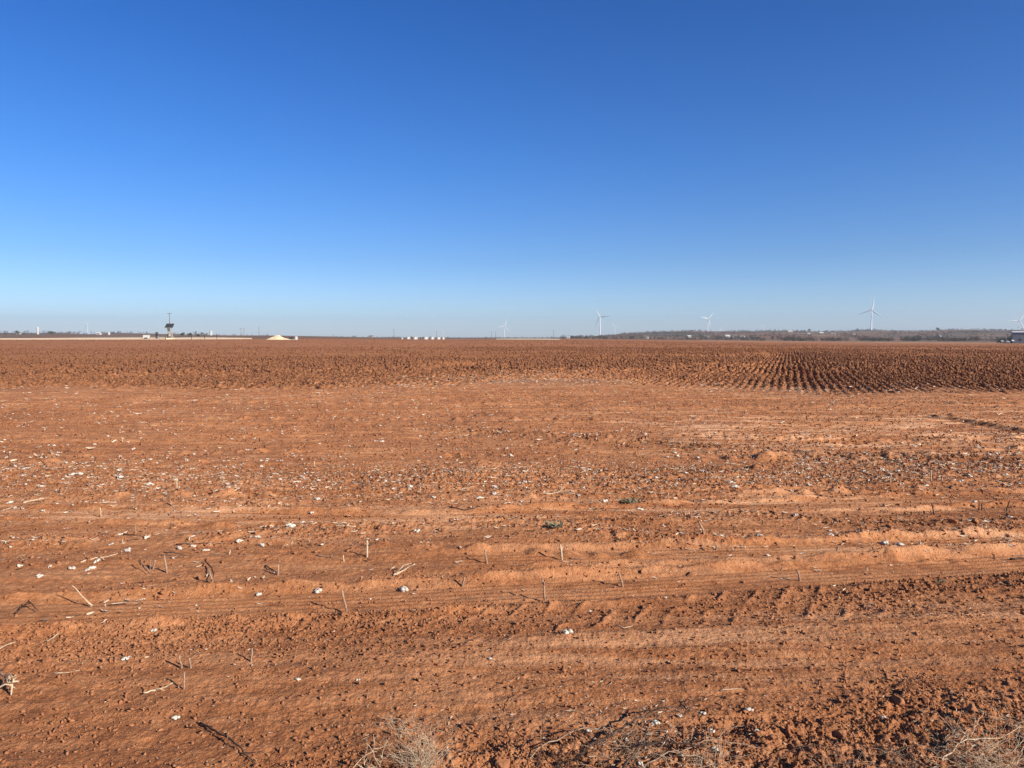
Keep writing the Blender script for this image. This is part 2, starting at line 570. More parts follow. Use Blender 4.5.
M_DARK = flat_mat('dark_painted_steel', (.035, .038, .045), .5, .2, 2)
M_STEEL = flat_mat('weathered_steel', (.38, .34, .30), .6, .15, 2)
M_WOOD = flat_mat('pole_wood', (.17, .13, .10), .85, .15, 4)
M_WALL = flat_mat('house_wall', (.46, .43, .40), .8, .08, .6)
M_HROOF = flat_mat('house_roof', (.19, .16, .15), .8, .1, .6)
M_TREE = flat_mat('bare_twigs', (.115, .088, .075), .9, .25, .15, c2=(.06, .06, .042))
M_TRUNK = flat_mat('bark', (.10, .08, .065), .9, .2, 1)
M_GLASS = flat_mat('dark_glass', (.03, .035, .04), .5, .05, 1, spec=.6)
M_TYRE = flat_mat('tyre_rubber', (.03, .03, .03), .8, .05, 3)
M_CAR_D = flat_mat('dark_car_paint', (.05, .055, .07), .6, .05, 1, spec=.3)
M_CAR_W = flat_mat('silver_car_paint', (.30, .31, .32), .5, .05, 1, spec=.6)

# ------------------------------------------------------------------ the ground: one sheet
def geom(a, b, ratio):
    out = [a]
    while out[-1] * ratio < b: out.append(out[-1] * ratio)
    return out


rad = np.array(geom(.3, 1.9, 1.15) + geom(1.9, 11, 1.0014) + geom(11, 24, 1.0021) + geom(24, 72, 1.0028) + geom(72, 500, 1.0095) + geom(500, 9300, 1.025) + [9400])
th = np.radians(np.concatenate([np.arange(-42, 42.001, .058), np.arange(46, 318 - 3, 4.0)]))
nr, na = len(rad), len(th)
TX, RR = np.meshgrid(th, rad)
GX, GY = (RR * np.sin(TX)).ravel(), (RR * np.cos(TX)).ravel()
GZ = height(GX, GY)
centre = np.array([[0, 0, float(height(np.array([0.]), np.array([0.01]))[0])]])
V = np.vstack([np.stack([GX, GY, GZ], 1), centre])
i = np.arange(nr - 1)[:, None] * na
j = np.arange(na)[None, :]
j2 = (j + 1) % na
Q = np.stack([i + j, i + j2, i + na + j2, i + na + j], -1).reshape(-1, 4)[:, ::-1]
fan = np.stack([np.full(na, nr * na), np.arange(na), (np.arange(na) + 1) % na, (np.arange(na) + 1) % na], 1)
X, Y = V[:, 0].astype(np.float64), V[:, 1].astype(np.float64)
R = np.hypot(X, Y)
AZ = np.degrees(np.arctan2(X, np.maximum(Y, 1e-3)))
rough, rm, r2, r3, dark, crumb, ra, rc, lug = rough_masks(X, Y)
P = plough(X, Y) * (Y > 5)
lim = np.interp(AZ, [-45, -22, -10, 0, 12, 18.5, 25, 30.6, 36], [345, 350, 440, 590, 600, 568, 508, 458, 418])
beyond = sst(0, 12, Y - lim)
crust = gauss(Y, RUT_C(X) + .9, 2.4) * sst(0, 5, X) * 1.5 + .5 * gauss(Y, T_RIB2(X) + .1, .35) * sst(0, 2, X) + .25 * gauss(Y, YB(X) - 2.6, 1.8) \
    + .6 * gauss(Y, T_RIB3(X) + .05, .5) + .35 * gauss(Y, T_LUG(X) - .5, .35) * sst(-1, 1, X)
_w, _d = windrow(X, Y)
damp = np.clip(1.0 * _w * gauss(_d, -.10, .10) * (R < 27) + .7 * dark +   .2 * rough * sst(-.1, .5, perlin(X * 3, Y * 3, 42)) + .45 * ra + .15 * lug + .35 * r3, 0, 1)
Fq = Q
fan3 = np.stack([np.full(na, nr * na), (np.arange(na) + 1) % na, np.arange(na)], 1)
ground = mesh_np('ground', V, Fq, M_GROUND, smooth=True, attrs=dict(crust=crust, damp=damp, plough=P * (1 - beyond), beyond=beyond))
tag(ground, kind='structure')
del V, Q, Fq, GX, GY, GZ, TX, RR


def hz(x, y):
    return float(height(np.array([x], float), np.array([y], float))[0])


def at(px, py):
    """ground point seen at a photo pixel, near field"""
    z = 0.0
    for _ in range(3):
        x, y = gp(px, py, z); z = hz(x, y)
    return Vector((x, y, z))


def far_at(px, d):
    """ground point at distance d in the direction of photo column px"""
    a = math.atan((px - CX) / 740.5)
    x, y = d * math.sin(a) / math.cos(a), d
    return Vector((x, y, hz(x, y)))


# ------------------------------------------------------------------ clods (nobody could count them)
def clod_template(lvl, seed):
    V_, F_ = ICO[lvl]
    r_ = np.random.default_rng(seed)
    V_ = V_.copy()
    # a few flat broken faces and some jitter
    for _ in range(7):
        n_ = r_.normal(size=3); n_ /= np.linalg.norm(n_)
        h_ = r_.uniform(.25, .7)
        d_ = V_ @ n_
        V_ -= np.outer(np.clip(d_ - h_, 0, None), n_)
    V_ *= 1 + .20 * r_.normal(size=(len(V_), 1))
    V_ *= r_.uniform([.9, .7, .45], [1.5, 1.1, .9])
    return V_, F_


CL0 = [clod_template(0, i) for i in range(8)]
CL1 = [clod_template(1, 50 + i) for i in range(10)]


def wedge(n, r0, r1, half=41, p=.5):
    r_ = r0 + (r1 - r0) * rng.random(n) if p == 0 else np.sqrt(r0 * r0 + (r1 * r1 - r0 * r0) * rng.random(n))
    a = np.radians((rng.random(n) * 2 - 1) * half)
    return r_ * np.sin(a), r_ * np.cos(a)


def build_clods():
    Vs, Fs, base = [], [], 0
    def add(t, x, y, s, sink=.25, tall=False):
        nonlocal base
        z = height(x, y) + s * (0.6 - sink) * .8
        st_ = np.stack([rng.uniform(.7, 1.1, len(x)), rng.uniform(.6, 1, len(x)), rng.uniform(.5, 1.1, len(x))], 1) if tall else None
        v, f = scatter(t, np.stack([x, y, z], 1), s, stretch=st_)
        Vs.append(v); Fs.append(f + base); base += len(v)
    # headland
    for (n, r0, r1, smin, smax, t) in ((120000, 1.9, 5.0, .0022, .013, CL0), (110000, 5.0, 10, .003, .018, CL0), (120000, 10, 23, .007, .026, CL0)):
        x, y = wedge(n, r0, r1)
        rough, rm, r2, r3, dark, crumb, ra, rc, lug = rough_masks(x, y)
        patch = sst(-.1, .7, perlin(x * 1.3, y * 2.2, 51))
        dens = .10 + .09 * (r0 > 9) + .22 * patch + .7 * rough + .62 * rm + .5 * r2 + .35 * r3 + .6 * dark + .62 * crumb + .45 * ra + .4 * rc + .05 * lug
        for T, hw in ((T_RIB1, .21), (T_RIB2, .17)):
            dens *= 1 - .85 * sst(hw * 1.1, hw * .8, np.abs(y - T(x)))
        keep = (rng.random(n) < dens) & (plough(x, y) < .6)
        x, y = x[keep], y[keep]
        s = smin * (rng.random(len(x)) ** -.75); s = np.clip(s, smin, smax * (1 - .35 * rough[keep]))
        add(t, x, y, s)
    # larger lumps on the rough verge
    x, y = wedge(3000, 1.9, 4.4)
    rough = rough_masks(x, y)[0]
    k = rng.random(len(x)) < rough * .75
    x, y = x[k], y[k]
    add(CL1, x, y, np.clip(.0055 * rng.random(len(x)) ** -.62, .005, .019))
    o = mesh_np('soil_clods', np.vstack(Vs), np.vstack(Fs), M_CLOD)
    tag(o, 'loose crumbs and small clods of red soil scattered over the headland', 'soil', kind='stuff')
    Vs, Fs, base = [], [], 0
    for (n, r0, r1, smin, smax, t) in ((170000, 17, 34, .011, .06, CL1), (130000, 34, 60, .022, .13, CL0), (110000, 60, 120, .035, .14, CL0), (80000, 120, 420, .06, .16, CL0)):
        x, y = wedge(n, r0, r1, 38)
        P = plough(x, y)
        w = rowwave(x, y)
        side = sst(-.2, .25, x / np.maximum(y, 1))
        dens = P ** 1.3 * (.62 + .15 * side) * (1 + .75 * np.clip(w, -1, 1) * (.4 + .6 * side)) * (.65 + .7 * perlin(x * .12, y * .12, 52))
        # thinner where the headland residue runs into the field
        mid = gauss(x / y, .06, .13) * sst(34, 22, np.hypot(x, y))
        dens *= 1 - .75 * mid
        if r0 > 50: dens *= .35 + .65 * side
        k = rng.random(n) < dens
        x, y = x[k], y[k]
        s = np.clip(smin * rng.random(len(x)) ** -.62, smin, smax) * (1.12 - .1 * side[k]) * (.45 + .55 * P[k])
        add(t, x, y, s, .0, True)
    # scattered outriders along the edge of the field
    o = mesh_np('ploughed_clods', np.vstack(Vs), np.vstack(Fs), M_CLOD_F)
    tag(o, 'turned red clods covering the ploughed field in rows', 'soil', kind='stuff')


build_clods()


# ------------------------------------------------------------------ chaff and litter
def flake_templates():
    out = []
    for k in range(6):
        r_ = np.random.default_rng(k)
        n_ = 4
        L = np.linspace(-1, 1, n_)
        w = np.array([.15, .5, .42, .1]) * r_.uniform(.4, 1)
        zc = .35 * (L ** 2) * r_.uniform(-.3, 1.2) + .1 * r_.normal(size=n_)
        V_ = []
        for a, b_, c in zip(L, w, zc):
            V_ += [(a, -b_ * .5, c), (a, b_ * .5, c + .1)]
        F_ = [(2 * i_, 2 * i_ + 1, 2 * i_ + 3, 2 * i_ + 2) for i_ in range(n_ - 1)]
        out.append((np.array(V_), np.array(F_)))
    return out


FLK = flake_templates()


def residue_density(x, y, pale=False):
    rough, rm, r2, r3, dark, crumb, ra, rc, lug = rough_masks(x, y)
    t = x / np.maximum(y, .1)
    edge = (1 if not pale else .6) * gauss(y, YB(x) + .8, 2.6) * (gauss(t, .03, .22) * 1.0 + gauss(t, .40, .13) * .7 + .03)
    edge += gauss(y, YB(x) + 4.0, 3.5) * gauss(t, -.02, .16) * .8
    patch = sst(.05, .7, perlin(x * .9, y * 1.6, 61))
    tang = gauss(x, .5, .3) * gauss(y, 3.15, .28)
    tang2 = gauss(x, 2.1, .35) * gauss(y, 2.95, .3) + gauss(x, -.38, .16) * gauss(y, 2.95, .25)
    lft = sst(.3, -.5, t)
    return .035 + .13 * patch * (.5 + .5 * lft) + .95 * rm * (.7 + .3 * patch) + .38 * r2 + .3 * r3 + edge + .5 * ra + .9 * tang + .5 * tang2 + .10 * rc


def build_chaff():
    for name, mat, n, lab in (('crop_residue', M_CHAFF, 90000, 'broken tan stalk and leaf bits strewn over the red soil'),
                              ('pale_residue', M_CHAFF_W, 50000, 'bleached bits of husk and lint strewn over the red soil'),
                              ('leaf_litter', M_CHAFF_D, 24000, 'dark shrivelled leaf bits lying on the red soil')):
        xs, ys, ss = [], [], []
        for frac, r0, r1, s0 in ((.18, 1.9, 4.6, .006), (.36, 4.6, 11, .015), (.46, 11, 34, .032)):
            x, y = wedge(int(n * frac), r0, r1)
            k = rng.random(len(x)) < residue_density(x, y, 'pale' in name)
            xs.append(x[k]); ys.append(y[k]); ss.append(np.clip(s0 * (.5 + rng.random(k.sum()) ** 2 * 1.6), 0, .07))
        x, y, s = map(np.concatenate, (xs, ys, ss))
        z = height(x, y) + s * .35
        v, f = scatter(FLK, np.stack([x, y, z], 1), s, tilt=.5)
        o = mesh_np(name, v, f, mat)
        tag(o, lab, 'residue', kind='stuff')

    xs, ys = [], []
    for n, r0, r1 in ((9000, 2.2, 6), (16000, 6, 12), (16000, 12, 32)):
        x, y = wedge(n, r0, r1)
        k = rng.random(n) < residue_density(x, y, True) * .8
        xs.append(x[k]); ys.append(y[k])
    x, y = np.concatenate(xs), np.concatenate(ys)
    rr_ = np.hypot(x, y)
    L = rng.uniform(.010, .034, len(x)) * np.clip(rr_ / 7, .55, 1.9)
    st_ = np.stack([np.ones(len(x)), np.full(len(x), .16), np.full(len(x), .25)], 1)
    z = height(x, y) + L * .15 + .003
    h_ = len(x) // 2
    for nm, mt_, sl, lb in (('straw_bits', M_STALK_P, slice(0, h_), 'short pale bits of broken stem strewn over the headland'), ('twig_bits', M_STALK_D, slice(h_, None), 'short dark bits of broken twig strewn over the headland')):
        v, f = scatter(FLK, np.stack([x[sl], y[sl], z[sl]], 1), L[sl], tilt=.35, stretch=st_[sl])
        tag(mesh_np(nm, v, f, mt_), lb, 'residue', kind='stuff')


build_chaff()


# curled leaves caught under the dead branches at the bottom
for name, mat, n, lab in (('curled_leaves', M_CHAFF_W, 420, 'pale curled leaf bits caught under the dead branches at the bottom'), ('withered_leaves', M_CHAFF_D, 520, 'dark withered leaf bits under the dead branches at the bottom')):
    pxs = np.concatenate([rng.normal(660, 48, n * 2 // 3), rng.normal(975, 45, n - n * 2 // 3)])
    pys = np.concatenate([rng.normal(745, 17, n * 2 // 3), rng.normal(745, 20, n - n * 2 // 3)])
    xy = np.array([gp(a_, b_) for a_, b_ in zip(pxs, pys)])
    s_ = rng.uniform(.003, .010, n)
    v, f = scatter(FLK, np.stack([xy[:, 0], xy[:, 1], height(xy[:, 0], xy[:, 1]) + s_ * .8 + .012 * rng.random(n)], 1), s_, tilt=.9)
    tag(mesh_np(name, v, f, mat), lab, 'residue', kind='stuff')

# ------------------------------------------------------------------ cotton tufts
def cotton_mesh(seed, lvl=2):
    r_ = np.random.default_rng(seed)
    V_, F_ = ICO[lvl]
    n_l = r_.integers(3, 6)
    Vs, Fs, b = [], [], 0
    for k in range(n_l):
        a = 2 * PI * k / n_l + r_.normal() * .4
        c = np.array([math.cos(a), math.sin(a), 0]) * r_.uniform(.35, .75) + [0, 0, r_.uniform(.0, .35)]
        W = V_ * (1 + .13 * r_.normal(size=(len(V_), 1)))
        W = W * r_.uniform([.38, .34, .28], [.62, .5, .45]) + c
        Vs.append(W); Fs.append(F_ + b); b += len(V_)
    # wisps of lint
    for k in range(4):
        a = r_.uniform(0, 2 * PI); L = r_.uniform(.9, 1.7)
        p = np.array([[0, 0, .1], [math.cos(a) * L * .6, math.sin(a) * L * .6, .25 * r_.random()], [math.cos(a + .2) * L, math.sin(a + .2) * L, -.05]])
        w_ = np.array([-math.sin(a), math.cos(a), 0.3]) * .09
        Vs.append(np.array([p[0] - w_, p[0] + w_, p[1] - w_, p[1] + w_, p[2], p[2] + w_ * .2]))
        Fs.append(np.array([(0, 1, 3), (0, 3, 2), (2, 3, 5), (2, 5, 4)]) + b); b += 6
    return np.vstack(Vs), np.vstack(Fs)


COT = [cotton_mesh(i, 2) for i in range(6)]
COT_M = []


def husk_mesh(s):
    mb = MB()
    for k in range(5):
        a = 2 * PI * k / 5 + random.uniform(-.2, .2)
        c, d = math.cos(a), math.sin(a)
        L = s * random.uniform(1.0, 1.4)
        w = s * .32
        mb.poly([(0, 0, 0), (c * L * .55 - d * w, d * L * .55 + c * w, s * .1), (c * L * .55 + d * w, d * L * .55 - c * w, s * .1), (c * L, d * L, s * .45),
                 (c * L * .55, d * L * .55, s * -.05)], [(0, 1, 4), (0, 4, 2), (4, 1, 3), (4, 3, 2)])
    mb.tube([(0, 0, 0), (-s * .8, s * .2, -s * .1)], [s * .1, s * .07], 5)
    return mb


def cotton(px, py, s, label, group=None, husk=False, lift=0.0):
    p = at(px, py)
    p.z += s * .12 + lift
    t = random.randrange(6)
    while len(COT_M) < 6:
        o_ = mesh_np('cotton_tuft', *COT[len(COT_M)], M_COTTON, smooth=True)
        COT_M.append(o_.data)
        bpy.data.objects.remove(o_)
    if husk:
        root = empty('cotton_boll', p, random.uniform(0, 6.28))
        o = bpy.data.objects.new('lint', COT_M[t]); col.objects.link(o); o.parent = root
        o.scale = (s, s * random.uniform(.7, 1), s * random.uniform(.7, 1))
        h = husk_mesh(s).build('husk', M_HUSK, root)
        h.location = (0, 0, -s * .05)
        return tag(root, label, 'cotton boll', group)
    o = bpy.data.objects.new('cotton_tuft', COT_M[t]); col.objects.link(o)
    o.location = p
    o.rotation_euler = (random.uniform(-.3, .3), random.uniform(-.3, .3), random.uniform(0, 6.28))
    o.scale = (s, s * random.uniform(.6, 1), s * random.uniform(.6, 1))
    return tag(o, label, 'cotton tuft', group)


for px, py, s, lab in (
        (567, 634, .030, 'bright white cotton boll with dark husk alone below the lug marks, right of centre'),
        (126, 660, .022, 'round white cotton boll at the edge of the crumbled strip, near the left'),
        (154, 632, .018, 'small white boll above the round one in the crumbled strip'),
        (176, 719, .019, 'little white boll left of the long dark twig in the bottom left'),
        (655, 724, .019, 'white boll caught in the dead branch, largest of the bottom tangle'),
        (703, 714, .014, 'white boll right behind the dead branch tip in the bottom tangle'),
        (749, 711, .018, 'white boll standing clear to the right of the bottom tangle'),
        (715, 750, .018, 'pale split boll low on the right side of the bottom tangle'),
        (640, 766, .016, 'pale boll at the bottom edge below the dead branch'),
        (403, 590, .036, 'white boll standing upright with a dark shadow near the forked pale stick'),
        (121, 478, .050, 'large white tuft at the left end of the residue row'),
        (760, 541, .036, 'white boll on the clod line right of centre, with a shadow to its left'),
        (860, 537, .040, 'white boll on the second tuft line, above the two flatter ones'),
        (885, 544, .034, 'grey-white flattened boll left of its twin on the second tuft line'),
        (900, 545, .032, 'grey-white boll at the right of the flattened pair on the second tuft line'),
        (883, 717, .018, 'tiny pale boll beside the dark hollow near the bottom right'),
        (490, 659, .014, 'tiny white boll in the smooth soil left of centre near the bottom')):
    cotton(px, py, s, lab, husk=True)

G1 = 'cotton tufts in the long residue row'
G2 = 'cotton tufts scattered on the smooth headland behind the residue row'
G3 = 'cotton tufts on the tracked soil before the residue row'
G4 = 'cotton bits in the dead branch tangle'
listed3 = [(41, 487, .04), (42, 509, .035), (10, 503, .03), (40, 577, .03), (92, 603 - 34, .03), (97, 562, .028), (120, 535, .032), (111, 545, .026), (128, 551, .04), (193, 547, .034),
           (205, 551, .034), (180, 549, .03), (193, 537, .028), (240, 541, .03), (251, 538, .028), (317, 500, .04), (311, 510, .03), (290, 528, .045), (262, 541, .034), (258, 538, .03),
           (302, 523, .028), (417, 532, .04), (317, 592, .036), (258, 595, .03), (421, 543, .02), (147, 538, .028), (72, 569, .03), (88, 570, .025), (605, 502, .04), (640, 510, .034),
           (522, 502, .03), (663, 526, .022), (830, 540, .03), (921, 545, .034), (795, 516, .03), (830, 531, .028), (975, 505, .034), (104, 485, .04), (150, 487, .05), (158, 489, .036),
           (228, 485, .04), (50, 592 - 24, .026), (20, 566, .022), (460, 660 - 110, .02), (1010, 519, .03), (700, 538, .03), (768, 556, .022), (590, 611, .012), (358, 680, .012), (298, 680, .014)]
for px, py, s in listed3:
    cotton(px, py, s * .85, 'white cotton tuft on the tracked red soil nearer than the residue row', G3)
n1 = 0
for k in range(118):
    px = random.uniform(-10, 1034)
    py = {0: 474, 1: 479, 2: 484, 3: 480, 4: 477}[int(px // 210) % 5] + random.gauss(0, 6.5)
    cotton(px, py, random.uniform(.012, .036), 'white cotton tuft among broken stalks in the long residue row', G1)
for k in range(88):
    px = random.uniform(-10, 720 if random.random() < .8 else 1034)
    py = 462 - abs(random.gauss(0, 30))
    if py < 398: py = random.uniform(400, 462)
    cotton(px, py, random.uniform(.014, .036), 'white cotton tuft on the smooth headland behind the residue row', G2)
for k in range(10):
    cotton(random.gauss(680, 38), random.gauss(738, 14), random.uniform(.007, .014), 'small bit of white lint in the dead branch tangle at the bottom', G4, lift=.005)

# the many smaller bits of lint, beyond counting
x, y = wedge(14000, 4.5, 22)
k = rng.random(len(x)) < residue_density(x, y, True) * .8 + .03
x, y = x[k], y[k]
s = rng.uniform(.006, .017, len(x)) * np.clip(np.hypot(x, y) / 8, .7, 1.5)
v, f = scatter([cotton_mesh(40 + q, 0) for q in range(4)], np.stack([x, y, height(x, y) + s * .3], 1), s, tilt=.3)
tag(mesh_np('lint_scraps', v, f, M_COTTON, smooth=True), 'tiny scraps of white lint strewn over the headland', 'lint', kind='stuff')


# ------------------------------------------------------------------ stalks and sticks
def px_m(p):
    return F / max(p.y, .5)


def stub(px, py, hpx, lean_px=0.0, mat=None, label='', group=None, rpx=.8, knot=True):
    """a cut cotton stalk standing in the soil; foot at the pixel, height and lean given in pixels"""
    p = at(px, py)
    k = 1 / px_m(p)
    h, l = hpx * k, lean_px * k
    r0 = max(.0035, rpx * k * (1.3 if py > 540 else 1.0))
    mb = MB()
    dy = random.uniform(-.02, .02)
    pts = [(0, 0, -.02), (l * .25, dy * .3, h * .3), (l * .6 + random.uniform(-.004, .004), dy * .6, h * .65), (l, dy, h)]
    mb.tube(pts, [r0 * 1.15, r0, r0 * .9, r0 * .8], 6)
    if knot:
        q = Vector(pts[2])
        mb.tube([q, q + Vector((random.uniform(-.5, .5), random.uniform(-.3, .3), .6)).normalized() * h * .22], [r0 * .7, r0 * .4], 5)
    o = mb.build('stubble_stalk', mat or M_STALK, None, True)
    o.location = p
    return tag(o, label, 'stalk', group)


STUB = [(545, 601, 24, -3, 'upright stub in the ribbed wheel track left of centre line, tallest there'),
        (623, 587, 15, -4, 'short leaning stub on the ribbed track, right of the tallest one'),
        (562, 560, 16, -2, 'upright stub with a long left shadow and a pale twig at its foot'),
        (367, 557, 17, 0, 'thin straight stub standing on the pale streak near the forked stick'),
        (347, 612, 24, -5, 'stub leaning left just below the ribbed track, left of centre'),
        (487, 563, 13, -2, 'short stub above the ribbed track near the middle'),
        (167, 573, 18, -3, 'stub rising beside the fan of broken twigs on the left'),
        (278, 575, 11, 0, 'small stub right of the twig fan on the left'),
        (184, 689, 17, 0, 'short stub at the tip of the bleached stick, bottom left'),
        (182, 668, 15, -1, 'stub above the short one near the bleached stick, bottom left'),
        (191, 668, 12, 0, 'thinner twin standing right of the stub above the bleached stick'),
        (251, 662, 13, 0, 'lone stub on the smooth soil right of the bleached stick'),
        (153, 572 - 3, 10, 3, 'short stub left of the twig fan'),
        (101, 517, 10, 0, 'stub under the pale lying twig on the left'),
        (135, 533, 10, 1, 'small stub above the tuft cluster on the left'),
        (668, 503, 8, 0, 'tiny stub beyond the green weed right of centre'),
        (704, 545, 12, -6, 'leaning stub with a shadow on the clod line right of centre'),
        (716, 555 - 4, 5, 0, 'stump of a stalk beside the leaning stub'),
        (934, 514, 11, -2, 'dark stub first of the line at the right'),
        (979, 510, 7, 1, 'short dark stub in the middle of the line at the right'),
        (982, 510, 7, 0, 'twin short dark stub close beside the middle one at the right'),
        (1006, 511, 11, 4, 'dark stub leaning right at the right end of the line'),
        (800, 581, 12, -4, 'stub on the ribbed track at the right'),
        (462, 583, 10, 3, 'stub with a tiny white bit right of the white upright boll'),
        (213, 583, 14, -5, 'thin crooked stub over the ribbed track on the left'),
        (332, 488, 12, 0, 'stub standing out of the residue row left of centre'),
        (592, 480, 10, 1, 'stub in the residue row right of centre'),
        (645, 477, 9, 0, 'stub in the residue row above the small green weed'),
        (931, 481, 11, 0, 'pale stub in the residue row near the right edge'),
        (890, 489 - 6, 9, 1, 'short pale stub in the residue row left of the one near the edge'),
        (177, 495, 12, 0, 'pale stub just below the residue row on the left')]
for q in STUB:
    px, py, hp, ln, lab = q
    dk = 'dark' in lab
    o = stub(px, py, hp, ln, M_STALK_D if dk else (M_STALK_P if 'pale' in lab else M_STALK), lab, rpx=.85 if py > 540 else .6)
    # split cut end
for k in range(60):
    px = random.uniform(0, 1024); py = random.choice([random.gauss(480, 7), random.uniform(400, 470), random.uniform(495, 570)])
    g = ('short cut stalk in the far headland and residue row', 'cut stalks standing in and behind the residue row') if py < 495 else ('short cut stalk standing in the tracked soil', 'cut stalks in the tracked soil')
    stub(px, py, random.uniform(3, 7), random.uniform(-2, 2), random.choice([M_STALK, M_STALK_P, M_STALK_D]), g[0], g[1], rpx=.5)


def stick(pp, r0, mat, label=None, group=None, lift=0.004, name='fallen_stick', twigs=(), cat='stick', zs=None):
    """a stick lying on the soil through the given photo pixels"""
    P0 = at(*pp[0])
    pts = []
    for i_, q in enumerate(pp):
        z_ = zs[i_] if zs else 0
        x, y = gp(q[0], q[1], z_ + P0.z)
        p = Vector((x, y, hz(x, y) * .5 + P0.z * .5 + lift + z_))
        pts.append(p - P0)
    # refine with small kinks
    fine = []
    for a, b in zip(pts[:-1], pts[1:]):
        for t in (0, .33, .66):
            q = a.lerp(b, t)
            L = (b - a).length
            fine.append(q + Vector((random.gauss(0, 1), random.gauss(0, 1), abs(random.gauss(0, 1)))) * L * .025)
    fine.append(pts[-1])
    n = len(fine)
    mb = MB()
    r0 *= .72
    mb.tube(fine, [r0 * (1 - .5 * k / (n - 1)) * random.uniform(.75, 1.25) for k in range(n)], 7)
    for (i0, dx, dy, dz, L) in twigs:
        q = fine[int(i0 * (n - 1))]
        d = Vector((dx, dy, dz)).normalized() * L
        mb.tube([q, q + d * .5 + Vector((0, 0, .15 * L)), q + d], [r0 * .55, r0 * .45, r0 * .25], 5)
    o = mb.build(name, mat, None, True)
    o.location = P0
    return tag(o, label, cat, group)


stick([(23, 503), (38, 500), (52, 499)], .012, M_STALK_P, 'knobbly pale stick lying left of the dark crumbs, upper left', twigs=[(.6, 1, .4, .2, .05)])
stick([(86, 504), (99, 503), (113, 503)], .009, M_STALK_P, 'short straight pale twig lying over a small stub on the left')
stick([(3, 511), (15, 508)], .007, M_STALK_P, 'thin pale twig at the left edge')
stick([(80, 563), (95, 559), (108, 557), (118, 554)], .008, M_STALK_P, 'bent pale twig lying left of the twig fan', twigs=[(.5, .5, -.6, .3, .05)])
stick([(92, 607), (82, 597), (72, 586)], .007, M_STALK_P, 'pale stick propped up and leaning left above its dark shadow', zs=[0, .06, .13])
stick([(110, 605), (122, 604), (137, 604)], .006, M_STALK_P, 'straight pale stick lying flat right of the propped one', zs=[.01, .01, .02])
stick([(16, 614), (24, 606), (29, 602), (38, 611)], .007, M_STALK_D, 'dark arched twig heap on the left edge of the ribbed track', zs=[0, .02, .04, .01], twigs=[(.3, 1, .3, .2, .08), (.6, .6, -.5, .1, .07), (.8, -.4, -.8, .2, .07)])
stick([(-4, 651), (5, 646), (15, 642)], .006, M_STALK_P, 'pale straw at the left edge of the crumbled strip', zs=[.02, .02, .03])
stick([(46, 643), (53, 639), (59, 634)], .006, M_STALK_P, 'short pale straw tilted in the crumbled strip', zs=[.0, .02, .035])
stick([(55, 674), (68, 673), (81, 670)], .0035, M_STALK_P, 'thin pale straw lying below the crumbled strip')
stick([(144, 694), (155, 691), (165, 688), (173, 684)], .0065, M_STALK_P, 'bleached thick stick with torn end, bottom left', zs=[.01, .01, .015, .03], twigs=[(.35, 1, -.15, .05, .05)])
stick([(393, 576), (400, 573), (407, 569), (415, 565)], .010, M_STALK_P, 'pale forked stick split along its length, left of centre', zs=[.0, .01, .03, .06], twigs=[(.2, 1, .9, .5, .14)])
stick([(336, 526), (345, 527), (356, 527)], .012, M_STALK_P, 'pair of pale stems lying together on the clod line left of centre', twigs=[(.1, 1, .3, .1, .12), (.5, -1, .3, .2, .05)])
stick([(561, 562), (568, 562), (575, 563)], .006, M_STALK_P, 'tiny pale twig at the foot of an upright stub')
stick([(616, 626), (624, 629), (633, 626)], .004, M_STALK_P, 'curved pale straw in the lug marks')
stick([(563, 712), (574, 712), (583, 714)], .0022, M_STALK_P, 'short bright straw on the soil left of the dead branch')
stick([(720, 691), (732, 691), (745, 690)], .003, M_STALK_P, 'flat pale straw right of the curling stem near the bottom')
stick([(147, 556), (150, 562), (151, 571)], .006, M_STALK, 'upright broken twig, left rib of the twig fan', zs=[.06, .04, 0])
stick([(140, 560), (146, 566), (150, 572)], .006, M_STALK, 'leaning broken twig outside the left rib of the twig fan', zs=[.05, .03, 0])
stick([(164, 553), (174, 553), (187, 556)], .007, M_STALK_D, 'dark twig lying across the top of the twig fan', zs=[.03, .03, 0])
stick([(205, 562), (212, 568), (214, 576), (210, 585)], .007, M_STALK_D, 'dark curved twig right of the twig fan', zs=[.01, .02, .02, 0])
stick([(176, 545), (198, 545), (221, 544)], .006, M_STALK_D, 'long thin dark stem lying above the tuft cluster on the left')
stick([(122, 535), (138, 537), (150, 540)], .006, M_STALK_D, 'dark thin stem lying left of the tuft cluster')
stick([(317, 556), (328, 557), (340, 559)], .006, M_STALK, 'tan stem lying left of the straight thin stub')
stick([(265, 566), (272, 570), (277, 573)], .007, M_STALK_D, 'dark stem lying by the small stub right of the twig fan')
stick([(545, 495), (560, 492), (575, 494)], .010, M_STALK_P, 'long pale stem lying just below the residue row in the middle', twigs=[(.5, .5, .7, .2, .1)])
stick([(450, 508), (465, 510), (480, 508)], .007, M_STALK_D, 'faint dark stem lying below the residue row left of centre')
stick([(1010, 545 + 15), (1024, 559), (1040, 558)], .012, M_STALK_D, 'dark stem lying on the ribbed track at the right edge')
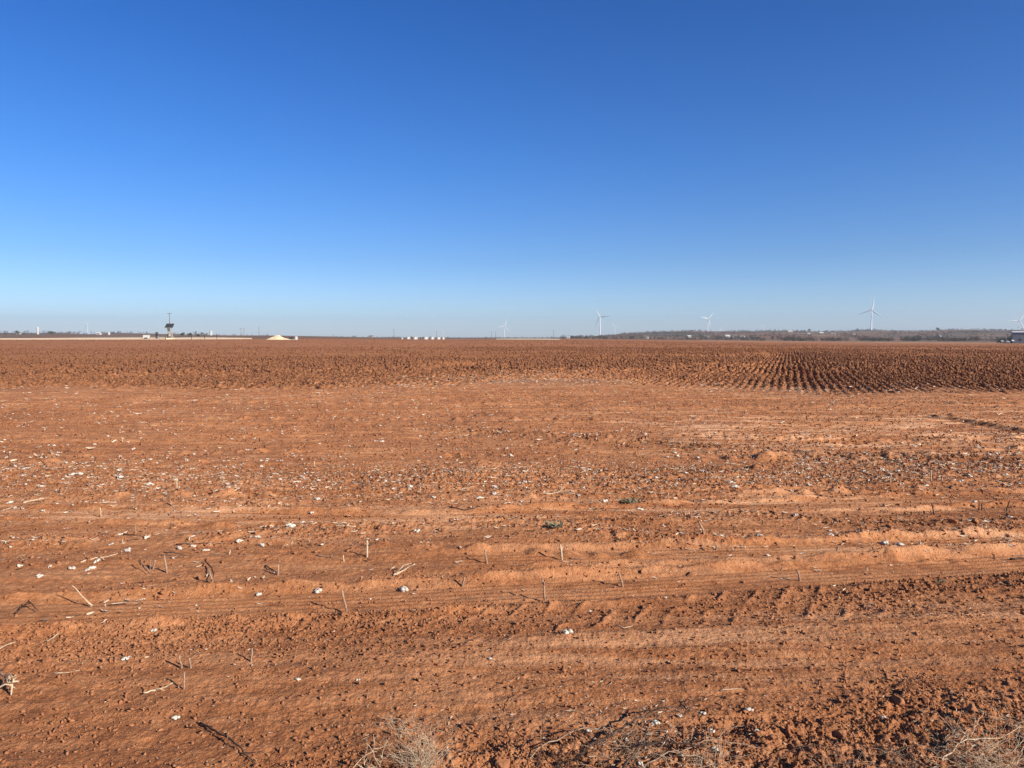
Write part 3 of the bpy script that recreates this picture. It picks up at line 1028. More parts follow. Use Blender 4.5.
# broken stalk pile on the left edge
for k, (pp, zz) in enumerate((([(-4, 690), (6, 684), (15, 688)], (.02, .05, .02)), ([(0, 672), (5, 680), (9, 690)], (.07, .06, .01)), ([(2, 684), (12, 682), (19, 681)], (.03, .06, .05)),
                              ([(8, 676), (12, 684), (11, 695)], (.05, .04, .0)))):
    stick(pp, .009, M_STALK_P if k != 1 else M_STALK, ('lowest pale stalk of the broken pile at the left edge', 'tan upright stalk at the back of the broken pile at the left edge',
                                  'pale stalk pointing right out of the broken pile at the left edge', 'pale stalk standing at the front of the broken pile at the left edge')[k], zs=zz,
          twigs=[(.5, .5, -.2, .6, .05), (.7, -.4, .2, .5, .04)])
for k in range(70):
    px = random.uniform(0, 1024)
    py = random.choice([random.gauss(480, 8), random.gauss(480, 8), random.uniform(500, 560), random.gauss(388, 6)])
    L = random.uniform(5, 14) * (1 if py > 450 else .7)
    a = random.gauss(0, .35)
    if py < 420: px = random.gauss(545, 80)
    pp = [(px, py), (px + L * .5, py - L * .25 * math.sin(a) + random.uniform(-.4, .4)), (px + L, py - L * .4 * math.sin(a))]
    row = py < 495
    stick(pp, random.uniform(.005, .010) * (1 if row else .8), random.choice([M_STALK, M_STALK_P, M_STALK_P, M_STALK_D]),
          ('broken stalk lying at the edge of the ploughed field' if py < 420 else 'broken stalk lying in the long residue row') if row else 'broken stalk lying between the residue row and the ribbed track',
          ('stalks at the edge of the ploughed field' if py < 420 else 'stalks lying in the residue row') if row else 'stalks lying on the tracked soil')


# ------------------------------------------------------------------ weeds at the bottom
def dry_weed(px, py, n, L, spread, mat, label, seed, name='dry_weed', rr=.0011, flat=.5, cat='weed'):
    random.seed(seed)
    p = at(px, py)
    root = empty(name, p)
    mb, mt = MB(), MB()
    for k in range(n):
        a = random.uniform(0, 2 * PI)
        b = Vector((random.gauss(0, spread * .35), random.gauss(0, spread * .25), -.005))
        d = Vector((math.cos(a) * random.uniform(.2, 1), math.sin(a) * random.uniform(.2, .8), random.uniform(.15, 1) * flat)).normalized()
        l = L * random.uniform(.35, 1)
        pts = [b]
        q = b.copy()
        for s_ in range(6):
            d = (d + Vector((random.gauss(0, .22), random.gauss(0, .22), random.gauss(-.05, .16)))).normalized()
            q = q + d * l / 6
            if q.z < 0: q.z = .003
            pts.append(q.copy())
        mb.tube(pts, [rr * random.uniform(.8, 1.5) * (1 - .1 * i_) for i_ in range(7)], 4)
        for t in range(random.randint(2, 5)):
            c = pts[random.randint(1, 5)]
            e = (d + Vector((random.gauss(0, .7), random.gauss(0, .7), random.gauss(.1, .5)))).normalized() * l * random.uniform(.12, .35)
            mt.tube([c, c + e * .5 + Vector((0, 0, .004)), c + e], [rr * .7, rr * .6, rr * .4], 3)
    mb.v += mt.v; mb.f += [tuple(i_ + len(mb.v) - len(mt.v) for i_ in q) for q in mt.f]
    mb.build('stems', mat, root)
    MB().blob((0, 0, -.004), .02, .016, .008).build('root_crown', M_STALK, root)
    return tag(root, label, cat)


st = random.getstate()
dry_weed(424, 766, 120, .22, .11, M_STALK_P, 'bushy pale dried weed at the bottom, left of centre', 3, rr=.0005, flat=1.7)
dry_weed(400, 728, 30, .12, .12, M_STALK_P, 'sparser pale wisps behind the bushy dried weed, bottom left of centre', 4, rr=.0005, flat=.8)
dry_weed(985, 762, 170, .20, .30, M_STALK_P, 'wide flattened tangle of bleached weed stems in the bottom right corner', 5, rr=.0008, flat=.35)
dry_weed(1018, 725, 34, .17, .12, M_STALK_P, 'small bleached weed at the right edge above the corner tangle', 6, rr=.0005, flat=.5)
dry_weed(840, 766, 22, .14, .10, M_STALK, 'thin tan weed at the bottom edge, between the tangle and the corner', 7, rr=.0009, flat=.8)
dry_weed(560, 764, 26, .20, .12, M_STALK_D, 'dark thin weed stems at the bottom edge by the foot of the dead branch', 8, rr=.0010, flat=.7)
dry_weed(372, 768, 8, .14, .06, M_STALK_P, 'few thick bleached stems at the bottom edge left of the bushy weed', 10, rr=.0016, flat=.9)
dry_weed(636, 757, 60, .20, .16, M_STALK, 'brown twiggy weed tangled under the longest dead branch', 12, rr=.0010, flat=.45)
dry_weed(706, 762, 46, .16, .14, M_STALK_P, 'pale twiggy weed at the bottom edge right of the second dead branch', 13, rr=.0008, flat=.4)
dry_weed(900, 762, 50, .15, .18, M_STALK, 'low brown weed stems along the bottom edge left of the corner tangle', 14, rr=.0008, flat=.35)
random.setstate(st)

# dead cotton branches with husks, built along their real arcs
def branch(paths, label, name='dead_branch', mat=M_STALK_D):
    P0 = at(*paths[0][0][0][:2])
    root = empty(name, P0)
    for pi, (pp, r0) in enumerate(paths):
        pts = []
        for q in pp:
            # q = pixel x, pixel y of the point itself, height above ground
            x, y = gp(q[0], q[1], q[2])
            g = hz(x, y)
            x, y = gp(q[0], q[1], q[2] + g)
            pts.append(Vector((x, y, q[2] + g)) - P0)
        fine = []
        for a, b in zip(pts[:-1], pts[1:]):
            for t in (0, .25, .5, .75):
                L = (b - a).length
                fine.append(a.lerp(b, t) + Vector((random.gauss(0, 1), random.gauss(0, 1), random.gauss(0, 1))) * L * .022)
        fine.append(pts[-1])
        n = len(fine)
        mb = MB()
        mb.tube(fine, [r0 * (1 - .6 * k / (n - 1)) for k in range(n)], 6)
        for k in range(2, n, 3):
            q = fine[k]
            d = Vector((random.gauss(0, 1), random.gauss(0, 1), random.gauss(.1, .6))).normalized() * random.uniform(.015, .05)
            mb.tube([q, q + d * .6, q + d + Vector((0, 0, -.004))], [r0 * .5, r0 * .35, r0 * .2], 4)
        b_ = mb.build('limb', mat, root, True)
        if r0 > .0028:
            for t in (.45, .8):
                h = husk_mesh(.011)
                ho = h.build('husk', M_HUSK, b_)
                ho.location = fine[int(t * (n - 1))]
                ho.rotation_euler = (random.uniform(-1, 1), random.uniform(-1, 1), random.uniform(0, 6))
    return tag(root, label, 'branch')


branch([([(574, 762, .0), (592, 744, .02), (610, 735, .035), (632, 722, .05), (655, 710, .06), (664, 707, .06)], .006),
        ([(632, 722, .05), (645, 728, .04), (668, 730, .02)], .002), ([(655, 710, .06), (676, 706, .05), (690, 710, .03)], .0022)],
       'longest dark dead cotton branch slanting up to the right at the bottom')
branch([([(600, 790, .0), (622, 767, .03), (640, 745, .045), (662, 742, .05), (690, 745, .04), (720, 752, .02)], .0058),
        ([(640, 745, .045), (652, 741, .06), (676, 739, .03)], .002)],
       'second dark dead branch bending over below the longest one')
branch([([(515, 772, .0), (548, 742, .03), (585, 728, .045), (622, 731, .03), (648, 742, .0)], .0032)], 'brown branch arching low between the upright dark stem and the longest dead branch', mat=M_STALK)
branch([([(628, 772, .0), (668, 754, .03), (716, 739, .04), (758, 748, .01)], .0032), ([(716, 739, .04), (728, 728, .06), (744, 725, .03)], .0018)], 'brown branch reaching right, lowest of the bottom tangle', mat=M_STALK)
branch([([(762, 774, .0), (786, 750, .035), (822, 744, .03), (846, 756, .0)], .0026)], 'short dark branch at the bottom edge right of the branch tangle')
branch([([(930, 772, .0), (958, 744, .03), (990, 738, .03), (1030, 728, .02)], .0028), ([(958, 744, .03), (970, 728, .05)], .0016)], 'pale branch lying through the bottom right corner tangle', mat=M_STALK_P)
branch([([(687, 712, .0), (697, 700, .03), (712, 695, .05), (727, 699, .04), (735, 712, .0)], .0018)], 'thin arching stem with a loop right of the longest dead branch', 'arching_stem')
branch([([(505, 712, .0), (515, 700, .03), (530, 690, .04), (548, 686, .04), (570, 686, .01)], .0015)], 'thin dark arching stem on smooth soil left of the dead branches', 'arching_stem')
branch([([(533, 775, .0), (541, 750, .05), (543, 725, .08), (542, 703, .11)], .0026), ([(543, 725, .08), (552, 715, .09), (562, 724, .06), (570, 745, .0)], .0015)],
       'upright dark stem at the bottom, left of the dead branches', 'upright_stem')
branch([([(200, 722, .01), (215, 731, .02), (232, 740, .02), (244, 753, .015), (256, 764, .0)], .0045), ([(185, 727, .005), (200, 728, .01), (215, 731, .015)], .0016),
        ([(244, 753, .015), (262, 752, .01), (280, 768, .0)], .0016)], 'dark curved twig lying in the bottom left above its shadow', 'dark_twig')
branch([([(968, 742, .0), (975, 728, .03), (984, 712, .07)], .0018)], 'short pale stalk tilted right by the bottom right hollow', 'tilted_stalk', M_STALK_P)
branch([([(350, 772, .0), (362, 758, .03), (375, 750, .05), (392, 744, .03)], .0020)], 'pale bent stem reaching right at the bottom, left of the bushy weed', 'bent_stem', M_STALK_P)


def green_weed(px, py, s, n, label):
    p = at(px, py)
    root = empty('green_weed', p)
    mb = MB()
    for k in range(n):
        a = random.uniform(0, 2 * PI); L = s * random.uniform(.5, 1.1); up = random.uniform(.15, .7) * s
        c, d = math.cos(a), math.sin(a); w = s * .13
        b = Vector((random.gauss(0, s * .6), random.gauss(0, s * .3), 0))
        mb.poly([b, b + Vector((c * L * .5 - d * w, d * L * .5 + c * w, up * .8)), b + Vector((c * L * .5 + d * w, d * L * .5 - c * w, up * .8)), b + Vector((c * L, d * L, up)),
                 b + Vector((c * L * .5, d * L * .5, up * .6))], [(0, 1, 4), (0, 4, 2), (4, 1, 3), (4, 3, 2)])
    mb.build('leaf_rosette', M_GREEN, root)
    MB().tube([(0, 0, -.01), (s * .1, 0, s * .5)], [s * .05, s * .03], 5).build('stem', M_STALK, root)
    return tag(root, label, 'weed')


green_weed(555, 528, .07, 34, 'low grey-green weed left of the second clod line, in the middle')
green_weed(630, 503, .075, 40, 'low grey-green weed just below the residue row, right of centre')
green_weed(596, 510, .035, 14, 'tiny green seedling between the two grey-green weeds')
green_weed(690, 448 + 0, .05, 12, 'small green weed in the rut behind the residue row')
green_weed(940, 581 + 2, .03, 14, 'small pale green weed in the dark crumbled strip at the right')

# larger clods that stand out one by one
def big_clod(px, py, s, label):
    p = at(px, py)
    V_, F_ = ICO[3]
    r_ = np.random.default_rng(int(px * 7 + py))
    W = V_.copy()
    for _ in range(9):
        n_ = r_.normal(size=3); n_ /= np.linalg.norm(n_); h_ = r_.uniform(.4, .8)
        W -= np.outer(np.clip(W @ n_ - h_, 0, None), n_)
    nn = perlin(W[:, 0] * 3 + px, W[:, 1] * 3 + W[:, 2] * 2.1, 71) * .14 + perlin(W[:, 0] * 8, W[:, 1] * 8 + W[:, 2] * 5, 72) * .06
    W = W * (1 + nn[:, None]) * r_.uniform([.9, .8, .6], [1.3, 1.1, .85]) * s
    o = mesh_np('earth_clod', W, F_, M_CLOD, smooth=True)
    o.location = (p.x, p.y, p.z + s * .28)
    o.rotation_euler = (0, 0, r_.uniform(0, 6))
    return tag(o, label, 'clod')


for px, py, s, lab in ((48, 662, .026, 'reddish round clod in the crumbled strip at the left'), (534, 745, .030, 'pinkish round clod at the bottom left of the dead branches'),
                       (897, 702, .030, 'round clod right of the dark hollow near the bottom right'), (840, 735, .026, 'clod at the left of the bottom right hollows'),
                       (925, 700, .026, 'clod between the two small dark pits near the bottom right'), (972, 712, .034, 'broad clod left of the tilted pale stalk, bottom right'),
                       (770, 742, .028, 'clod on the rough verge right of the branch tangle'), (812, 750, .022, 'small clod low on the rough verge, right of the branch tangle'),
                       (1006, 700, .024, 'clod near the right edge of the rough verge'), (505, 765, .03, 'clod at the bottom edge left of the upright dark stem'),
                       (690, 575, .03, 'dark clod on the ribbed track right of centre'), (366, 628, .018, 'small clod with a pale side in the lug marks left of centre')):
    big_clod(px, py, s, lab)

for k, (px, py) in enumerate(((868, 529), (889, 528), (911, 527), (932, 525), (953, 524), (974, 523), (995, 522), (1015, 521))):
    big_clod(px, py, random.uniform(.026, .04), 'small dark lump in the evenly spaced line right of the tufts, near the right edge')['group'] = 'evenly spaced lumps at the right'


# ------------------------------------------------------------------ far things
def wind_turbine(px, hub_y, yaw, phase, label, dist=None, sink=False):
    a = math.atan((px - CX) / 740.5)
    if dist is None:
        best = None
        for d in np.arange(2200, 9000, 20.0):
            x_, y_ = d * math.tan(a), d
            zz = hz(x_, y_) + 80 - EYE
            e = zz / d * 740.5 - (HY - hub_y)
            if best is None or abs(e) < best[0]: best = (abs(e), d)
        dist = best[1]
    p = Vector((dist * math.tan(a), dist, 0)); p.z = hz(p.x, p.y)
    if sink: p.z = EYE + (HY - hub_y) * dist / 740.5 - 80     # stands in the dip behind the ridge
    root = empty('wind_turbine', p, yaw)
    for k, (nm, me) in enumerate(TPARTS):
        o = bpy.data.objects.new(nm, me); col.objects.link(o); o.parent = root
    for k in range(3):
        o = bpy.data.objects.new('blade', BLADE); col.objects.link(o); o.parent = root
        o.location = (0, -5.6, 80); o.rotation_euler = (0, phase + k * 2 * PI / 3, 0)
    return tag(root, label, 'wind turbine', None)


def lathe(prof, n=20):
    mb = MB()
    for z, r in prof:
        for k in range(n):
            w = 2 * PI * k / n
            mb.v.append((r * math.cos(w), r * math.sin(w), z))
    for i_ in range(len(prof) - 1):
        for k in range(n):
            k2 = (k + 1) % n
            mb.f.append((i_ * n + k, i_ * n + k2, (i_ + 1) * n + k2, (i_ + 1) * n + k))
    mb.f.append(tuple(range(n))[::-1]); mb.f.append(tuple((len(prof) - 1) * n + k for k in range(n)))
    return mb


def grab(mb, nm, mat, smooth=True):
    o = mb.build(nm, mat, None, smooth); me = o.data; bpy.data.objects.remove(o); return me


hubm = MB()
for i_, (y_, r_) in enumerate(((-7.6, .3), (-7.2, 1.0), (-6.2, 1.6), (-5.0, 1.8), (-4.2, 1.7))):
    for k in range(14):
        w = 2 * PI * k / 14
        hubm.v.append((r_ * math.cos(w), y_, 80 + r_ * math.sin(w)))
for i_ in range(4):
    for k in range(14):
        k2 = (k + 1) % 14
        hubm.f.append((i_ * 14 + k, i_ * 14 + k2, (i_ + 1) * 14 + k2, (i_ + 1) * 14 + k))
hubm.f.append(tuple(range(14)))
nac = MB().box(-1.9, 1.9, -4.2, 6.5, 78.2, 82.0, .9)
TPARTS = [('tower', grab(lathe([(-8, 2.4), (0, 2.3), (30, 2.0), (60, 1.6), (78.3, 1.35)]), 'tower', M_TURB)), ('nacelle', grab(nac, 'nacelle', M_TURB, False)), ('hub', grab(hubm, 'hub', M_TURB))]
bl = MB()
secs = ((0, 1.0, 1.0), (3, 1.2, .9), (9, 3.4, .7), (20, 2.6, .5), (34, 1.7, .3), (46, .9, .15), (49, .3, .06))
for z_, c_, t_ in secs:
    tw = math.radians(12 * (1 - z_ / 49))
    for q in ((-.35, 0), (-.1, .5), (.25, .35), (.65, 0), (.25, -.35), (-.1, -.5)):
        x_, y_ = q[0] * c_ * 1.4, q[1] * t_ * 1.4
        bl.v.append((x_ * math.cos(tw) - y_ * math.sin(tw), x_ * math.sin(tw) + y_ * math.cos(tw), z_))
for i_ in range(len(secs) - 1):
    for k in range(6):
        k2 = (k + 1) % 6
        bl.f.append((i_ * 6 + k, i_ * 6 + k2, (i_ + 1) * 6 + k2, (i_ + 1) * 6 + k))
bl.f.append(tuple(range(6))[::-1]); bl.f.append(tuple(36 + k for k in range(6)))
BLADE = grab(bl, 'blade', M_TURB)
D2 = math.radians
wind_turbine(871, 310, D2(-25), D2(8), 'tallest looking wind turbine, on the ridge at the right with one blade nearly upright')
wind_turbine(707.5, 319, D2(20), D2(42), 'wind turbine on the ridge right of centre with blades in a wide V')
wind_turbine(600, 317, D2(-30), D2(-35), 'wind turbine above the left end of the ridge with a blade pointing up left')
wind_turbine(615, 327, D2(15), D2(70), 'small distant wind turbine just right of the one at the ridge end')
wind_turbine(504.5, 326, D2(10), D2(20), 'lone distant wind turbine above the flat horizon near the middle')
wind_turbine(443, 330, D2(-10), D2(50), 'faint tiny wind turbine behind the row of white tanks')
wind_turbine(763, 327, D2(30), D2(60), 'faint tiny wind turbine between the ridge turbine in the middle and the tallest one')
wind_turbine(1018, 321, D2(-15), D2(30), 'wind turbine rising behind the grey shed at the right edge', 3000, True)
wind_turbine(720.5, 329, D2(40), D2(10), 'very faint turbine tower close right of the V bladed one')
wind_turbine(88, 325, D2(-20), D2(-10), 'small wind turbine far off at the left')


def slab(name, cells, mat, h=.3, kind='structure', seg=8, frac=(0, 1)):
    """a raised strip of pale fill following the lie of the land: cells = (photo column, near distance, far distance)"""
    mb = MB()
    cs = []
    for a, b in zip(cells[:-1], cells[1:]):
        for t in range(seg):
            cs.append([a[i_] + (b[i_] - a[i_]) * t / seg for i_ in range(3)])
    cs.append(list(cells[-1]))
    n = 6
    for c in cs:
        for k in range(n):
            t = k / (n - 1)
            d = c[1] + (c[2] - c[1]) * t
            a = math.atan((c[0] - CX) / 740.5)
            x_, y_ = d * math.tan(a), d
            zz = float(macro(np.array([x_]), np.array([y_]))[0]) + (h if 0 < k < n - 1 else -.3)
            mb.v.append((x_, y_, zz + (random.uniform(-.03, .03))))
    for i_ in range(len(cs) - 1):
        for k in range(n - 1):
            mb.f.append((i_ * n + k, (i_ + 1) * n + k, (i_ + 1) * n + k + 1, i_ * n + k + 1))
    return tag(mb.build(name, mat, None, True), kind=kind)


slab('dirt_pad', [(-60, 330, 372), (30, 330, 392), (130, 332, 430), (215, 345, 430), (252, 365, 385)], M_CALICHE, .34)
slab('dirt_pad', [(496, 470, 560), (515, 440, 600), (545, 440, 600), (560, 455, 520)], M_CALICHE_Y, .42)
slab('dirt_road', [(700, 585, 592), (760, 560, 568), (860, 500, 507), (950, 450, 457), (1060, 408, 415)], M_ROAD, .2)

# well site on the left
def solar_panel(px, d, label):
    p = far_at(px, d); p.z += .3
    root = empty('solar_panel', p, D2(14))
    MB().box(-1.6, 1.6, -1.4, 1.4, -.3, .25).build('base', M_CALICHE, root)
    for x_, y_ in ((-.9, -.5), (-.9, .7), (.75, -.5), (.75, .7)):
        MB().tube([(x_ * 1.25, y_ * 1.4, .2), (x_ * .8, y_, 5.4)], [.13, .11], 6).build('leg', M_STEEL, root)
    MB().box(-1.15, -.35, -.55, .3, 3.6, 5.3).build('control_box', M_DARK, root)
    MB().box(-.6, .7, -.3, .6, 1.2, 3.1).build('cabinet', M_STEEL, root)
    MB().tube([(-1.05, -.5, 2.6), (.85, -.5, 2.6)], .08, 5).tube([(-1.0, .7, 3.9), (.8, .7, 3.9)], .08, 5).build('brace', M_STEEL, root)
    t = .12
    lo, hi = (-.75, 5.1), (.9, 7.1)     # y, z of the lower and upper edge
    v_ = []
    for dz in (0, t):
        v_ += [(-2.25, lo[0], lo[1] + dz), (1.35, lo[0], lo[1] + dz), (1.95, hi[0], hi[1] + dz), (-1.65, hi[0], hi[1] + dz)]
    pn = MB().poly(v_, [(0, 3, 2, 1), (4, 5, 6, 7), (0, 1, 5, 4), (1, 2, 6, 5), (2, 3, 7, 6), (3, 0, 4, 7)]).build('panel', M_DARK, root)
    f = MB()
    for a, b in ((4, 5), (5, 6), (6, 7), (7, 4)): f.tube([v_[a], v_[b]], .05, 4)
    f.build('frame', M_STEEL, pn)
    return tag(root, label, 'solar panel')


solar_panel(170.2, 352, 'dark tilted panel on tall pale posts, standing on the pale pad below the power pole')


def utility_pole(px, d, h, label, group=None, arm=2.2):
    p = far_at(px, d)
    root = empty('utility_pole', p, random.uniform(-.25, .25))
    MB().tube([(0, 0, -.3), (0, 0, h)], [.2, .13], 8).build('pole', M_WOOD, root)
    a = MB().box(-arm / 2, arm / 2, -.07, .07, h - .5, h - .3)
    a.build('crossarm', M_WOOD, root)
    for s_ in (-.9, 0, .9):
        MB().tube([(s_ * arm / 2, 0, h - .3), (s_ * arm / 2, 0, h - .05)], .06, 5).build('insulator', M_STEEL, root)
    return tag(root, label, 'utility pole', group)


utility_pole(170, 372, 13.0, 'tall wooden power pole with crossarm rising right behind the tilted dark panel')
for px, d, h, lab in ((259, 800, 9, 'faint power pole left of the pale soil mound'), (394, 760, 9, 'faint power pole left of the row of white tanks'),
                      (436.5, 900, 9, 'faint power pole among the white tanks'), (491.5, 950, 9, 'thin pole, left one of the pair beside the lone middle turbine'),
                      (495.5, 900, 8, 'thin pole, right one of the pair beside the lone middle turbine'), (553.5, 800, 9, 'faint power pole over the right end of the yellow pad'),
                      (241, 820, 8, 'faint pole, left one of two right of the tilted dark panel'), (244, 860, 8, 'faint pole, right one of two right of the tilted dark panel')):
    utility_pole(px, d, h, lab)


def tank(px, d, r_, h, mat, label, group=None, name='storage_tank', cat='tank', lift=.0):
    p = far_at(px, d); p.z += lift
    root = empty(name, p)
    lathe([(-.4, r_), (h, r_), (h + .01, r_ * 1.04), (h + .12, r_ * 1.04)], 20).build('shell', mat, root, False)
    lathe([(h + .12, r_ * 1.02), (h + .12 + r_ * .22, .15)], 20).build('lid', mat, root, False)
    MB().tube([(r_ * .7, -r_ * .75, 0), (r_ * .7, -r_ * .75, h + .5)], .06, 5).tube([(r_ * .7 + .5, -r_ * .75, 0), (r_ * .7 + .5, -r_ * .75, h + .5)], .06, 5).build('ladder', M_STEEL, root)
    return tag(root, label, cat, group)


tank(156.8, 356, .55, 3.0, M_DARK, 'narrow dark upright tank left of the tilted dark panel', name='vertical_tank', lift=.3)
for px, d, r_, h, lab in ((402, 500, .8, .7, 'smallest white tank at the left end of the tank row'), (408, 490, 1.5, 1.25, 'white tank second from the left in the tank row'),
                          (415, 450, 1.6, 1.4, 'white tank standing lowest and nearest in the tank row'), (425.5, 480, 1.75, 1.4, 'widest white tank in the middle of the tank row'),
                          (432, 490, 1.5, 1.4, 'white tank right of the widest one'), (438.3, 490, 1.4, 1.4, 'white tank second from the right in the tank row'),
                          (443, 500, 1.1, 1.1, 'white tank at the right end of the tank row'), (296, 338, .75, 1.35, 'small white tank beside the pale soil mound'),
                          (38, 1500, 2.2, 15, 'tall white cylindrical silo at the left, standing above the horizon'), (211, 900, 1.6, 5.2, 'small pale silo on the horizon right of the tilted dark panel'),
                          (109, 1300, 2.0, 5, 'small white silo on the horizon left of the white trailer')):
    tank(px, d, r_, h, M_WHITE, lab, name='grain_silo' if 'silo' in lab else 'storage_tank', cat='silo' if 'silo' in lab else 'tank')


def vehicle(px, d, mat, label, w=1.9, l=4.6, h=1.5, rz=0.0, name='parked_car', cat='car', lift=.3):
    p = far_at(px, d); p.z += lift
    root = empty(name, p, rz)
    b = MB()
    b.poly([(-l / 2, -w / 2, .35), (l / 2, -w / 2, .35), (l / 2, w / 2, .35), (-l / 2, w / 2, .35), (-l / 2, -w / 2, h * .6), (l / 2, -w / 2, h * .55), (l / 2, w / 2, h * .55), (-l / 2, w / 2, h * .6)],
           [(0, 3, 2, 1), (4, 5, 6, 7), (0, 1, 5, 4), (1, 2, 6, 5), (2, 3, 7, 6), (3, 0, 4, 7)])
    b.build('body', mat, root)
    MB().box(-l * .28, l * .2, -w * .45, w * .45, h * .58, h, .8).build('cabin', M_GLASS, root)
    for sx in (-1, 1):
        for sy in (-1, 1):
            MB().tube([(sx * l * .32, sy * w * .5 - .12 * sy, .34), (sx * l * .32, sy * w * .5 + .02 * sy, .34)], .34, 14).build('wheel', M_TYRE, root)
    return tag(root, label, cat)


def shed(px, d, w, l, h, ph, mw, mr, label, rz=0.0, name='house', cat='house', door=False, lift=0.0):
    p = far_at(px, d); p.z += lift
    root = empty(name, p, rz)
    MB().box(-w / 2, w / 2, -l / 2, l / 2, -.6, h).poly([(-w / 2, -l / 2, h), (-w / 2, l / 2, h), (-w / 2, 0, h + ph)], [(0, 1, 2)]).poly(
        [(w / 2, -l / 2, h), (w / 2, l / 2, h), (w / 2, 0, h + ph)], [(0, 2, 1)]).build('wall', mw, root)
    e = .35
    t = .12
    def pane(s_):
        a = (0, h + ph + .02); b_ = (s_ * (l / 2 + e), h - e * ph / (l / 2))
        v_ = []
        for x_ in (-w / 2 - e, w / 2 + e):
            v_ += [(x_, a[0], a[1]), (x_, b_[0], b_[1]), (x_, b_[0], b_[1] + t), (x_, a[0], a[1] + t)]
        return v_
    for s_ in (-1, 1):
        MB().poly(pane(s_), [(0, 1, 2, 3), (7, 6, 5, 4), (0, 4, 5, 1), (1, 5, 6, 2), (2, 6, 7, 3), (3, 7, 4, 0)]).build('roof', mr, root)
    if door:
        MB().box(.2, 2.6, -l / 2 - .06, -l / 2 - .005, 0, 2.9).build('door', M_DARK, root)
        MB().box(-3.4, -2.2, -l / 2 - .06, -l / 2 - .005, 1.4, 2.4).build('window', M_GLASS, root)
    else:
        for x_ in (-w * .28, w * .28):
            MB().box(x_ - .5, x_ + .5, -l / 2 - .06, -l / 2 - .005, .9, 2.1).build('window', M_GLASS, root)
        MB().box(-.5, .5, -l / 2 - .06, -l / 2 - .005, 0, 2.1).build('door', M_DARK, root)
    return tag(root, label, cat)


shed(1025.5, 420, 12.5, 9, 6.0, .7, M_GREY, M_ROOF, 'grey metal shed with a dark doorway cut by the right edge of the picture', name='metal_shed', cat='shed', door=True, lift=.2, rz=D2(-30))
vehicle(1001, 412, M_CAR_D, 'dark car parked leftmost of three before the grey shed', rz=D2(90))
vehicle(1006.5, 412, M_CAR_W, 'silver car parked between the two dark ones left of the grey shed', rz=D2(80))
vehicle(1011.5, 418, M_CAR_D, 'dark car parked closest to the grey shed', rz=D2(95), h=1.7)
# trailer by the well, box body on an axle
tr = empty('cargo_trailer', far_at(146.5, 350) + Vector((0, 0, .3)), D2(6))
MB().box(-1.25, 1.25, -.9, .9, .4, 1.75).build('box_body', M_WHITE, tr)
for sx in (-.35, .35):
    MB().tube([(sx, -.98, .34), (sx, -.8, .34)], .33, 12).build('wheel', M_TYRE, tr)
MB().tube([(1.25, 0, .45), (2.0, 0, .4)], .06, 5).build('drawbar', M_DARK, tr)
tag(tr, 'low white box trailer on the pale pad left of the tilted dark panel', 'trailer')
# dark equipment by the mound
eq = empty('engine_skid', far_at(291.5, 336))
MB().box(-1.3, 1.3, -.7, .7, 0, .3).build('skid', M_STEEL, eq)
MB().box(-1.0, .3, -.5, .5, .3, 1.1).build('engine', M_DARK, eq)
MB().tube([(.7, 0, .3), (.7, 0, 1.4)], .15, 8).build('stack', M_DARK, eq)
tag(eq, 'small dark engine skid between the pale mound and the small white tank', 'engine')
# guard fence posts around the well
fg = empty('pipe_fence', far_at(180, 345) + Vector((0, 0, .3)))
for q, (x_, y_) in enumerate(((-8.5, 6), (-4, -6), (4.5, 2), (9, 6), (13.5, 9))):
    MB().tube([(x_, y_, -.3), (x_, y_, 2.3 if q != 1 else 1.2)], .13, 6).build('post', M_DARK, fg)
MB().tube([(-1.6, -2, .9), (2.2, -2, .9)], .1, 6).tube([(2.2, -2, .9), (4.5, 2, 1.0)], .08, 6).build('rail', M_DARK, fg)
tag(fg, 'dark pipe posts and rail around the tilted dark panel on the pale pad', 'fence')

# pale soil mound
def mound(px, d, w, h, label):
    p = far_at(px, d)
    n = 40
    mb = MB()
    for i_ in range(n + 1):
        for j_ in range(n + 1):
            u, v_ = i_ / n * 2 - 1, j_ / n * 2 - 1
            rr = math.hypot(u, v_)
            z_ = max(0, (1 - rr)) ** 1.0 * h * .75 + h * .38 * max(0, 1 - math.hypot((u + .05) / .45, v_ / .6)) + .25 * h * max(0, 1 - math.hypot((u + .55) / .5, v_ / .6))
            z_ += .06 * h * random.uniform(-1, 1) * (z_ > .05)
            mb.v.append((u * w / 2, v_ * w * .35, z_ - .15))
    for i_ in range(n):
        for j_ in range(n):
            a = i_ * (n + 1) + j_
            mb.f.append((a, a + n + 1, a + n + 2, a + 1))
    o = mb.build('soil_mound', M_CALICHE_Y, None, False)
    o.location = p
    return tag(o, label, 'mound')


mound(278.5, 332, 11.6, 2.1, 'pale yellow mound of fill standing on the horizon left of centre')

